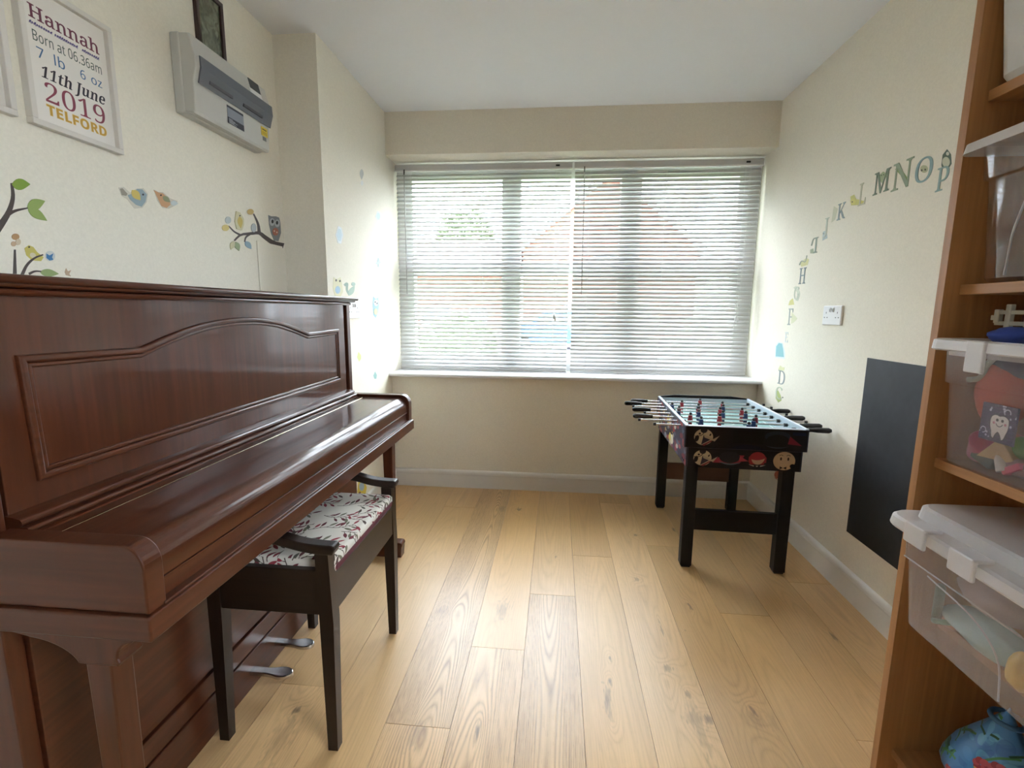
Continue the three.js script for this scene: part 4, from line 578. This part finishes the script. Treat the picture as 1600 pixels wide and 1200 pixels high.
sticker('dark branch sticker with three green leaves beside the framed prints', GB, 'alcove', [['branch', BR, S_([[-14, 372], [2, 350], [14, 330], [20, 308], [18, 286]], 13, 4)], ['twig', BR, S_([[8, 338], [22, 330], [43, 325]], 7, 2)], ['leaf', '#7f9c36', L_(18, 288, 47, 288, 9)], ['leaf', GR, L_(42, 324, 70, 314, 9)], ['leaf', GR, L_(43, 325, 73, 345, 7)]]);
sticker('pale blue bird sticker with yellow wing', GB, 'alcove', [['outline', '#d3cdbd', [[185, 293], [193, 292], [203, 301], [213, 295], [224, 294], [231, 303], [229, 316], [222, 325], [210, 326], [199, 312], [190, 306]]], ['tail', '#978f7e', [[187, 295], [191, 294], [199, 303], [197, 306], [190, 305]]], ['body', '#94a6ad', [[199, 305], [208, 302], [214, 295], [222, 296], [229, 304], [227, 315], [221, 323], [212, 320], [203, 312]]], ['wing', '#d2bd62', L_(206, 297, 219, 313, 6)], ['eye', '#23262b', E_(223, 304, 1.4, 1.6)]]);
sticker('orange hummingbird sticker with white tail', GB, 'alcove', [['outline', '#d0c8b6', [[240, 296], [247, 300], [254, 300], [266, 310], [277, 314], [276, 320], [264, 326], [254, 325], [246, 314]]], ['body', '#c39467', [[240, 297], [248, 301], [254, 302], [264, 311], [266, 320], [260, 325], [252, 322], [247, 312]]], ['wing', '#8f946c', L_(254, 307, 266, 316, 4)], ['tail', '#c9d0cd', L_(266, 317, 278, 318, 4)], ['eye', '#3a2418', E_(251, 305, 1.2, 1.3)]]);
sticker('brown forked twig sticker with yellow buds, pale bird and blue leaf', GB, 'alcove', [['branch', BR, S_([[443, 384], [428, 380], [413, 370], [405, 364], [392, 365], [376, 367], [366, 376]], 8, 2.5)], ['twig', BR, S_([[405, 364], [403, 350], [396, 334]], 5, 2)], ['twig', BR, S_([[375, 367], [366, 362], [357, 353]], 3, 1.5)], ['twig', BR, S_([[390, 366], [384, 371], [382, 378]], 3, 1.5)], ['bud', '#c2a662', E_(391, 331, 5, 4.5)], ['bud', '#d5c27a', E_(352, 356, 5.5, 5)], ['bud', '#bcc3bf', E_(356, 344, 4.5, 5.5)], ['bud', '#b6babb', E_(396, 356, 4, 7)], ['leaf', '#c8c09a', L_(365, 377, 360, 390, 4)], ['leaf', '#9aa67c', L_(368, 378, 373, 392, 4)], ['leaf', '#8aa5b3', L_(383, 377, 392, 389, 4)], ['leaf', '#8b8a52', L_(428, 384, 426, 394, 3)], ['bird', '#d6cfa8', [[368, 330], [374, 332], [380, 342], [380, 352], [377, 360], [369, 358], [366, 346]]], ['wing', '#cbb45e', L_(373, 338, 375, 357, 4)], ['bird_eye', '#3a2f22', E_(373.5, 337, 1, 1.2)]]);
sticker('grey owl sticker with red spotted chest on the forked twig', GB, 'alcove', [['body', '#858989', [[419, 336], [424, 338], [431, 338], [436, 340], [438, 348], [439, 364], [435, 377], [428, 376], [423, 364], [420, 350]]], ['face', '#b7bbbb', E_(425, 347, 4, 6)], ['face', '#b7bbbb', E_(433, 349, 4, 6)], ['eye', '#1f1f21', E_(425.5, 346, 1.7, 3)], ['eye', '#1f1f21', E_(432.5, 348, 1.7, 3)], ['chest', '#b06a54', E_(430, 362, 4.5, 6)], ['spot', '#d8c3ae', E_(428, 361, 1, 1.4)], ['spot', '#d8c3ae', E_(432, 363, 1, 1.4)]]);
sticker('yellow bird sticker on a dark twig just above the piano lid', GB, 'alcove', [['body', '#cdbf63', [[38, 388], [45, 383], [52, 386], [58, 394], [68, 402], [64, 408], [50, 407], [41, 399]]], ['wing', '#d8ceac', E_(51, 399, 5, 4, 0.5)], ['twig', BR, S_([[34, 430], [42, 414], [54, 403], [67, 398]], 5, 2)], ['eye', '#2c261a', E_(45, 386, 1.2, 1.2)]]);
sticker('small bright blue bird sticker beside the yellow bird', GB, 'alcove', [['outline', '#cfd2cc', E_(78, 400, 8, 8)], ['body', '#3f78a8', [[72, 396], [77, 399], [83, 396], [81, 402], [83, 406], [77, 407], [72, 403]]]]);
sticker('brown stalk sticker with pale brown flowers above the piano lid', GB, 'alcove', [['stalk', BR, S_([[23, 428], [23, 410], [23, 390]], 6, 3)], ['flower', '#b58d62', E_(24, 370, 6, 5)], ['flower', '#c3a584', E_(21, 381, 4, 4)], ['flower', '#d2c1a4', E_(28, 378, 4, 5)]]);
sticker('green leaf sticker half hidden by the piano lid', GB, 'alcove', [['leaf', '#93a468', L_(62, 425, 92, 428, 6)], ['twig', BR, S_([[45, 428], [54, 424], [64, 424]], 4, 2)]]);
sticker('tiny tan star flower sticker at the piano lid edge', GB, 'alcove', [['flower', '#c1a486', [[103, 419], [106, 424], [111, 422], [108, 428], [111, 432], [103, 430], [101, 425]]]]);
// beside the window
const cloud = (u, v, w, h) => [[u - w, v], [u - w * 0.3, v - h], [u + w * 0.6, v - h * 0.8], [u + w, v], [u + w * 0.5, v + h], [u - w * 0.4, v + h * 0.9]];
sticker('large pale blue cloud sticker nearest the wall corner', GC, 'window', [['outline', '#e3e8ea', cloud(530, 367, 6, 14)], ['cloud', '#c4d6dd', cloud(530, 367, 4, 10)]]);
sticker('small pale blue cloud sticker close to the blind', GC, 'window', [['outline', '#e3e8ea', cloud(591, 338, 4.5, 8)], ['cloud', '#c4d6dd', cloud(591, 338, 3, 5.5)]]);
sticker('grey paw shaped sticker high above the clouds', GC, 'window', [['mark', '#b9bab2', L_(565, 264, 565, 281, 3)], ['tip', '#e6e6e0', E_(565.5, 286, 2, 4)]]);
sticker('pale grey snowflake sticker below the small cloud', GC, 'window', [['petal', '#a9b7b5', L_(591, 402, 591, 419, 2)], ['petal', '#b9c7c6', L_(587, 412, 596, 409, 2)]]);
sticker('cream owl sticker with blue belly behind the piano lid corner', GC, 'window', [['body', '#dcd7b4', [[521, 433], [526, 436], [532, 433], [534, 442], [536, 456], [532, 463], [523, 462], [520, 450]]], ['belly', '#a3c0d2', E_(527.5, 453, 4, 6)], ['eye', '#4a4840', E_(525, 438, 1.2, 1.8)], ['eye', '#4a4840', E_(531, 439, 1.2, 1.8)]]);
sticker('sage green squirrel sticker beside the cream owl', GC, 'window', [['tail', '#a3b7a8', S_([[538, 446], [542, 443], [542, 453], [546, 461]], 4, 3)], ['body', '#b3c6b5', L_(545, 462, 554, 446, 4)], ['head', '#a9bbad', E_(552, 444, 3, 3)]]);
sticker('blue owl sticker with yellow belly on the window side wall', GC, 'window', [['body', '#9dbcc4', [[583, 463], [587, 467], [591, 465], [592, 475], [591, 488], [587, 497], [583, 492], [582, 476]]], ['face', '#e0e4e2', E_(587.5, 473, 3.4, 5)], ['eye', '#4f5a5e', E_(586, 472, 0.9, 1.6)], ['eye', '#4f5a5e', E_(589, 474, 0.9, 1.6)], ['belly', '#d6d79a', E_(587, 487, 2.8, 5)]]);
sticker('small yellow flower sticker low beside the piano', GC, 'window', [['flower', '#dadb94', [[560, 550], [564, 555], [564, 561], [561, 565], [558, 558]]]]);
sticker('teal water drop sticker near the window board', GC, 'window', [['drop', '#9cc0b8', [[586, 580], [589, 586], [588, 592], [585, 592], [583, 587]]]]);
sticker('bright yellow and blue flower sticker just above the baseboard', GC, 'window', [['flower', '#d9c14c', [[560, 752], [568, 748], [573, 762], [570, 778], [561, 782], [558, 768]]], ['petal', '#a7b8c2', E_(565, 760, 4, 7)], ['centre', '#8a5a34', E_(562, 772, 2, 4)]]);
// alphabet
const font = await new FontLoader().loadAsync('fonts/droid/droid_serif_regular.typeface.json');
function letter(ch, u, v, hp, wp, color, label, extra = []) {
  const x = XR, o = hit(u, v, 'x', x), t = thing('alphabet_sticker', label, 'sticker', [x, o.y, o.z], 'alphabet wall stickers'); t.rotation.y = -Math.PI / 2;
  const a = hit(u, v - hp / 2, 'x', x), b = hit(u, v + hp / 2, 'x', x), l = hit(u - wp / 2, v, 'x', x), r = hit(u + wp / 2, v, 'x', x);
  extra.forEach(([name, c, pts], i) => part(t, name, new THREE.ExtrudeGeometry(poly(pts.map(([pu, pv]) => { const h = hit(pu, pv, 'x', x); return [h.z - o.z, h.y - o.y]; })), { depth: 0.0005 + i * 0.0002, bevelEnabled: false }), flatMat(c)));
  const g = new TextGeometry(ch, { font, size: 1, depth: 1, curveSegments: 5, bevelEnabled: false }); g.computeBoundingBox(); const bb = g.boundingBox; g.translate(-(bb.min.x + bb.max.x) / 2, -(bb.min.y + bb.max.y) / 2, 0);
  g.scale((r.z - l.z) / (bb.max.x - bb.min.x), (a.y - b.y) / (bb.max.y - bb.min.y), 0.0016); part(t, 'letter', g, flatMat(color)); return t;
}
letter('P', 1473, 279, 36, 18, '#8ba39d', 'letter P alphabet sticker topped by a penguin', [['penguin', '#4f5f4c', [[1471, 258], [1473, 242], [1480, 233], [1486, 241], [1487, 256], [1483, 262], [1472, 262]]], ['belly', '#c9c9ae', E_(1478.5, 253, 6, 8)], ['beak', '#d8d6c4', E_(1481, 240, 2.4, 3)]]);
letter('O', 1444, 265, 38, 26, '#8ba5a5', 'letter O alphabet sticker with an owl inside', [['owl', '#b3b58c', E_(1444, 264, 6, 6)], ['eye', '#3b3a22', E_(1440.5, 266, 1.4, 1.6)], ['eye', '#3b3a22', E_(1446, 265, 1.4, 1.6)]]);
letter('N', 1410, 273, 42, 30, '#939f81', 'letter N alphabet sticker with a green newt', [['newt', '#8aa05c', S_([[1402, 262], [1410, 272], [1418, 282]], 8, 5)]]);
letter('M', 1378, 284, 34, 24, '#77866f', 'letter M alphabet sticker with a pale green mouse', [['mouse', '#a3ad82', [[1372, 276], [1380, 268], [1387, 272], [1379, 288]]], ['eye', '#3a3f2c', E_(1377.5, 274, 0.9, 0.9)], ['eye', '#3a3f2c', E_(1381, 273, 0.9, 0.9)]]);
letter('L', 1348, 303, 34, 11, '#c4c1a4', 'pale letter L alphabet sticker with a yellow lion', [['lion', '#c3bd66', [[1329, 307], [1335, 304], [1338, 311], [1350, 314], [1352, 308], [1348, 320], [1330, 321]]], ['face', '#d2c96a', E_(1333, 315, 4, 5)], ['nose', '#4a4420', E_(1332, 315.5, 1, 1)]]);
letter('K', 1315, 330, 25, 12, '#8b9896', 'grey letter K alphabet sticker with a pale kite', [['kite', '#cfcdb4', [[1303, 322], [1309, 326], [1305, 343], [1299, 348]]]]);
letter('J', 1291, 356, 30, 7, '#b9bfae', 'pale letter J alphabet sticker with a jellyfish', [['jellyfish', '#b8c6c4', [[1286, 362], [1291, 360], [1293, 372], [1285, 376]]], ['spot', '#93a098', E_(1287, 365, 1.5, 1.5)]]);
letter('I', 1275, 383, 24, 6, '#8d9888', 'grey green letter I alphabet sticker with an iguana', [['iguana', '#a9b092', [[1266, 390], [1271, 388], [1272, 396], [1266, 396]]], ['back', '#7f8a74', S_([[1268, 384], [1272, 373], [1277, 372]], 2, 1.5)]]);
letter('H', 1254, 431, 25, 10, '#8d9997', 'thin grey letter H alphabet sticker under a yellow hen', [['hen', '#ccc98e', [[1250, 411], [1254, 408], [1260, 403], [1264, 405], [1262, 414], [1252, 417]]], ['comb', '#9aa088', S_([[1249, 414], [1253, 408], [1258, 409], [1261, 399]], 2, 1.5)]]);
letter('G', 1245, 458, 20, 8, '#c3c8b4', 'pale letter G alphabet sticker with a yellow giraffe', [['giraffe', '#d2cc88', [[1234, 470], [1239, 466], [1241, 476], [1232, 477]]], ['neck', '#d0d2bd', S_([[1242, 448], [1248, 458], [1245, 470]], 5, 4)]]);
letter('F', 1235, 495, 26, 7, '#a3aaa1', 'grey letter F alphabet sticker with a cream fox', [['fox', '#d6d6b4', [[1237, 488], [1243, 494], [1246, 498], [1240, 504], [1236, 506]]]]);
letter('E', 1229, 527, 16, 5, '#d5dad8', 'white letter E alphabet sticker with a turquoise elephant', [['outline', '#dfe6e6', [[1211, 540], [1216, 534], [1223, 536], [1227, 552], [1226, 561], [1211, 559]]], ['elephant', '#8fc3c8', [[1213, 541], [1217, 536], [1222, 537], [1224, 546], [1225, 558], [1212, 557]]]]);
letter('D', 1221, 590, 22, 11, '#99a19d', 'grey letter D alphabet sticker under a cream duck', [['duck', '#d4d3a2', [[1216, 577], [1219, 571], [1222, 574], [1226, 574], [1225, 579], [1217, 579]]]]);
letter('C', 1217, 614, 20, 10, '#c2cab0', 'pale letter C alphabet sticker with a green chameleon', [['chameleon', '#b5c27c', [[1212, 612], [1216, 610], [1220, 618], [1221, 626], [1216, 629], [1212, 622]]], ['eye', '#5b6a4a', E_(1223, 621, 1, 1)]]);
letter('B', 1215, 744, 12, 8, '#b86a52', 'small red letter B alphabet sticker behind the football table leg', [['bee', '#b4553f', E_(1215, 742, 5, 6)]]);

// ---------------------------------------------------------------- outside the window
const GY = -0.25;
struct('ground', box(-60, 60, GY - 0.3, GY, -70, 40), std(col(0.30, 0.30, 0.27), 0.95));
struct('road', box(-60, 60, GY, GY + 0.01, -26, -14), std(col(0.22, 0.22, 0.225), 0.9));
struct('pavement', box(-60, 60, GY, GY + 0.06, -14, -12), std(col(0.42, 0.41, 0.39), 0.9));
{ // lawn in front of the window
  struct('lawn', box(-9, 9, GY, GY + 0.03, -12, -4.2), std(0xffffff, 0.95, { map: (() => { const t = dataTex(256, 256, (x, y, o) => { const n = vn(x / 3, y / 3, 4) * 0.5 + vn(x / 20, y / 20, 5) * 0.5; o[0] = 92 + n * 40; o[1] = 112 + n * 40; o[2] = 62 + n * 30; }); t.repeat.set(6, 6); return t; })() }));
}
const leafM = std(0xffffff, 0.8, { vertexColors: true });
function shrub(name, label, cat, cx, cy, cz, rx, ry, rz, seed, tone, n = 2600, leaf = 0.06, stem = true) {     // leaves scattered in a shell round a twig core
  const t = thing(name, label, cat, [cx, GY, cz]), r = rng(seed), pos = [], nor = [], colr = [];
  for (let i = 0; i < n; i++) {
    const z = r() * 2 - 1, a = r() * 6.2832, s = Math.sqrt(1 - z * z), k = 0.72 + 0.3 * Math.sqrt(r()) + 0.16 * (vn(s * Math.cos(a) * 3 + 9, z * 3 + s * Math.sin(a) * 3 + 9, seed) - 0.5);
    const c = new THREE.Vector3(s * Math.cos(a) * rx * k, z * ry * k + cy - GY, s * Math.sin(a) * rz * k); if (c.y < 0.03) continue;
    const d1 = new THREE.Vector3(r() - 0.5, r() - 0.5, r() - 0.5).normalize(), d2 = new THREE.Vector3(r() - 0.5, r() - 0.5, r() - 0.5).cross(d1).normalize(), l = leaf * (0.7 + 0.6 * r()), nn = d1.clone().cross(d2);
    const P = [c.clone().addScaledVector(d1, -l), c.clone().addScaledVector(d2, l * 0.5), c.clone().addScaledVector(d1, l), c.clone().addScaledVector(d2, -l * 0.5)], g = 0.8 + 0.4 * r();
    for (const q of [0, 1, 2, 0, 2, 3]) { pos.push(P[q].x, P[q].y, P[q].z); nor.push(-nn.x, -nn.y, -nn.z); colr.push(tone[0] * g, tone[1] * g, tone[2] * g); }
  }
  const g = new THREE.BufferGeometry(); g.setAttribute('position', new THREE.Float32BufferAttribute(pos, 3)); g.setAttribute('normal', new THREE.Float32BufferAttribute(nor, 3)); g.setAttribute('color', new THREE.Float32BufferAttribute(colr, 3));
  const m = new THREE.Mesh(g, leafM); m.name = 'foliage'; m.castShadow = m.receiveShadow = true; t.add(m);
  part(t, 'core', (() => { const q = lump(rx * 0.74, ry * 0.74, rz * 0.74, seed, 0.2); q.translate(0, cy - GY, 0); const p = q.attributes.position; for (let i = 0; i < p.count; i++) if (p.getY(i) < 0.02) p.setY(i, 0.02); return q; })(), std(col(tone[0] * 0.9, tone[1] * 0.9, tone[2] * 0.9), 0.95));
  if (stem) part(t, 'trunk', rod([0, 0, 0], [0, cy - GY, 0], Math.min(rx, 0.6) * 0.25, 8), std(col(0.12, 0.09, 0.06), 0.9));
  return t;
}
{ const c = hit(716, 512, 'z', -8.5); shrub('garden_bush', 'rounded clipped garden bush on the lawn outside', 'bush', c.x, 0.42, c.z, 0.72, 0.72, 0.7, 5, [0.13, 0.18, 0.09], 3200, 0.05); }
{ const c = hit(640, 512, 'z', -9.9); shrub('garden_bush', 'low dark garden bush beside the rounded one', 'bush', c.x, 0.30, c.z, 0.5, 0.58, 0.5, 6, [0.09, 0.13, 0.07], 1800, 0.05); }
{ const c = hit(728, 352, 'z', -44); shrub('street_tree', 'broad green tree rising behind the houses across the road', 'tree', c.x, 6.6, c.z, 2.8, 3.4, 2.8, 9, [0.12, 0.16, 0.08], 4200, 0.22); }

const brickTex = dataTex(512, 512, (x, y, o) => { const row = Math.floor(y / 8), bx = (x + (row & 1) * 12) % 512, n = hash2(Math.floor(bx / 24), row, 3), mort = y % 8 < 1 || bx % 24 < 1; if (mort) { o[0] = 168; o[1] = 150; o[2] = 136; } else { o[0] = 146 + n * 32; o[1] = 82 + n * 20; o[2] = 66 + n * 14; } }); brickTex.repeat.set(1 / 4.8, 1 / 4.8);
const brick = std(0xffffff, 0.9, { map: brickTex }), tileM = std(col(0.16, 0.12, 0.115), 0.85), winGlass = phys(col(0.06, 0.07, 0.08), 0.08, { clearcoat: 0.5 });
function house(name, label, x0, x1, yE, yP, zF, zBk, gable, wins) {
  const t = thing(name, label, 'house', [(x0 + x1) / 2, GY, (zF + zBk) / 2]), xm = (x0 + x1) / 2;
  if (gable) {
    const g = new THREE.ExtrudeGeometry(poly([[x0, GY], [x1, GY], [x1, yE], [xm, yP], [x0, yE]]), { depth: zF - zBk, bevelEnabled: false }); g.translate(0, 0, zBk); wpart(t, 'wall', uvm(g, 'y'), brick);
    const sl = (xa, ya, xb, yb) => { const nx = -(yb - ya), ny = xb - xa, l = Math.hypot(nx, ny) * Math.sign(ny || 1), k = 0.22; return poly([[xa, ya], [xb, yb], [xb + nx / l * k, yb + ny / l * k], [xa + nx / l * k, ya + ny / l * k]]); };
    for (const s of [sl(x0 - 0.5, yE - 0.5 * (yP - yE) / (xm - x0), xm, yP), sl(xm, yP, x1 + 0.5, yE - 0.5 * (yP - yE) / (xm - x0))]) { const q = new THREE.ExtrudeGeometry(s, { depth: zF - zBk + 0.5, bevelEnabled: false }); q.translate(0, 0, zBk - 0.1); wpart(t, 'roof', q, tileM); const b = new THREE.ExtrudeGeometry(s, { depth: 0.06, bevelEnabled: false }); b.translate(0, -0.12, zF + 0.41); wpart(t, 'barge_board', b, M.white); }
  } else {
    wpart(t, 'wall', uvm(box(x0, x1, GY, yE, zBk, zF), 'y'), brick);
    const q = new THREE.ExtrudeGeometry(poly([[-zF - 0.4, yE - 0.05], [-zBk + 0.4, yE - 0.05], [-(zF + zBk) / 2, yP]]), { depth: x1 - x0 + 0.8, bevelEnabled: false }); q.translate(0, 0, x0 - 0.4); q.rotateY(Math.PI / 2); wpart(t, 'roof', q, tileM);
    wpart(t, 'gutter', box(x0 - 0.3, x1 + 0.3, yE - 0.12, yE, zF + 0.3, zF + 0.45), M.white);
  }
  for (const [wx, wy, ww, wh] of wins) { const f = wpart(t, 'window', [box(wx - ww / 2, wx + ww / 2, wy - wh / 2, wy - wh / 2 + 0.08, zF - 0.02, zF + 0.06), box(wx - ww / 2, wx + ww / 2, wy + wh / 2 - 0.08, wy + wh / 2, zF - 0.02, zF + 0.06), ...[-1, 0, 1].map((k) => box(wx + k * (ww / 2 - 0.04) - 0.04, wx + k * (ww / 2 - 0.04) + 0.04, wy - wh / 2, wy + wh / 2, zF - 0.02, zF + 0.06))], M.white); wpart(f, 'pane', box(wx - ww / 2 + 0.06, wx + ww / 2 - 0.06, wy - wh / 2 + 0.06, wy + wh / 2 - 0.06, zF - 0.01, zF + 0.03), winGlass); }
  return t;
}
{ const l = hit(818, 388, 'z', -30), r = hit(1090, 388, 'z', -30), p = hit(954, 272, 'z', -30); house('gabled_house', 'red brick house with white-edged gable behind the blue car', l.x, r.x, l.y, p.y, -30, -38, true, [[(l.x + r.x) / 2 - 1.6, 1.1, 2.0, 1.3], [(l.x + r.x) / 2 + 1.8, 1.1, 1.8, 1.3], [(l.x + r.x) / 2, 4.0, 1.8, 1.2]]); }
{ const l = hit(560, 428, 'z', -31), r = hit(786, 428, 'z', -31), p = hit(670, 376, 'z', -34); house('brick_bungalow', 'low red brick bungalow with dark pitched roof across the road', l.x, r.x, l.y, p.y, -31, -37, false, [[l.x + 2.2, 0.8, 1.8, 1.2], [r.x - 4.4, 0.8, 2.0, 1.2], [r.x - 1.6, 0.8, 1.2, 1.2]]); }
{ // parked car
  const c = hit(872, 520, 'z', -19), t = thing('parked_car', 'bright blue hatchback parked across the road', 'car', [c.x, GY + 0.01, -19]), paint = phys(col(0.02, 0.16, 0.5), 0.3, { clearcoat: 1, clearcoatRoughness: 0.05 });
  const prof = (z0, z1, pts, m, n, b = 0.05) => { const g = new THREE.ExtrudeGeometry(poly(pts), { depth: z1 - z0, bevelEnabled: true, bevelSize: b, bevelThickness: b, bevelSegments: 3 }); g.translate(0, 0, z0); return part(t, n, g, m); };
  prof(-0.78, 0.78, [[-1.95, 0.28], [-1.92, 0.72], [-1.75, 0.85], [-1.0, 0.92], [1.5, 0.95], [1.88, 0.86], [1.95, 0.55], [1.9, 0.28]], paint, 'body');
  const cab = prof(-0.66, 0.66, [[-1.1, 0.92], [-0.5, 1.38], [0.95, 1.42], [1.65, 0.94]], paint, 'cabin');
  for (const z of [-0.715, 0.71]) for (const pts of [[[-0.9, 0.97], [-0.45, 1.32], [0.18, 1.34], [0.18, 0.97]], [[0.26, 0.97], [0.26, 1.34], [0.88, 1.35], [1.35, 0.98]]]) { const g = new THREE.ExtrudeGeometry(poly(pts), { depth: 0.012, bevelEnabled: false }); g.translate(0, 0, z); part(cab, 'side_window', g, winGlass); }
  for (const x of [-1.25, 1.25]) for (const z of [-0.72, 0.72]) { const g = new THREE.CylinderGeometry(0.31, 0.31, 0.2, 24); g.rotateX(Math.PI / 2); g.translate(x, 0.31, z); const w = part(t, 'wheel', g, M.black); const h = new THREE.CylinderGeometry(0.19, 0.19, 0.22, 18); h.rotateX(Math.PI / 2); h.translate(x, 0.31, z); part(w, 'hub_cap', h, std(col(0.5, 0.5, 0.52), 0.35, { metalness: 0.8 })); }
  part(t, 'tail_light', box(1.93, 1.99, 0.66, 0.86, 0.52, 0.80, 0.02), std(col(0.45, 0.02, 0.02), 0.3)); part(t, 'headlight', box(-1.99, -1.92, 0.62, 0.76, 0.5, 0.80, 0.02), M.white);
}
renderer.render(scene, camera);
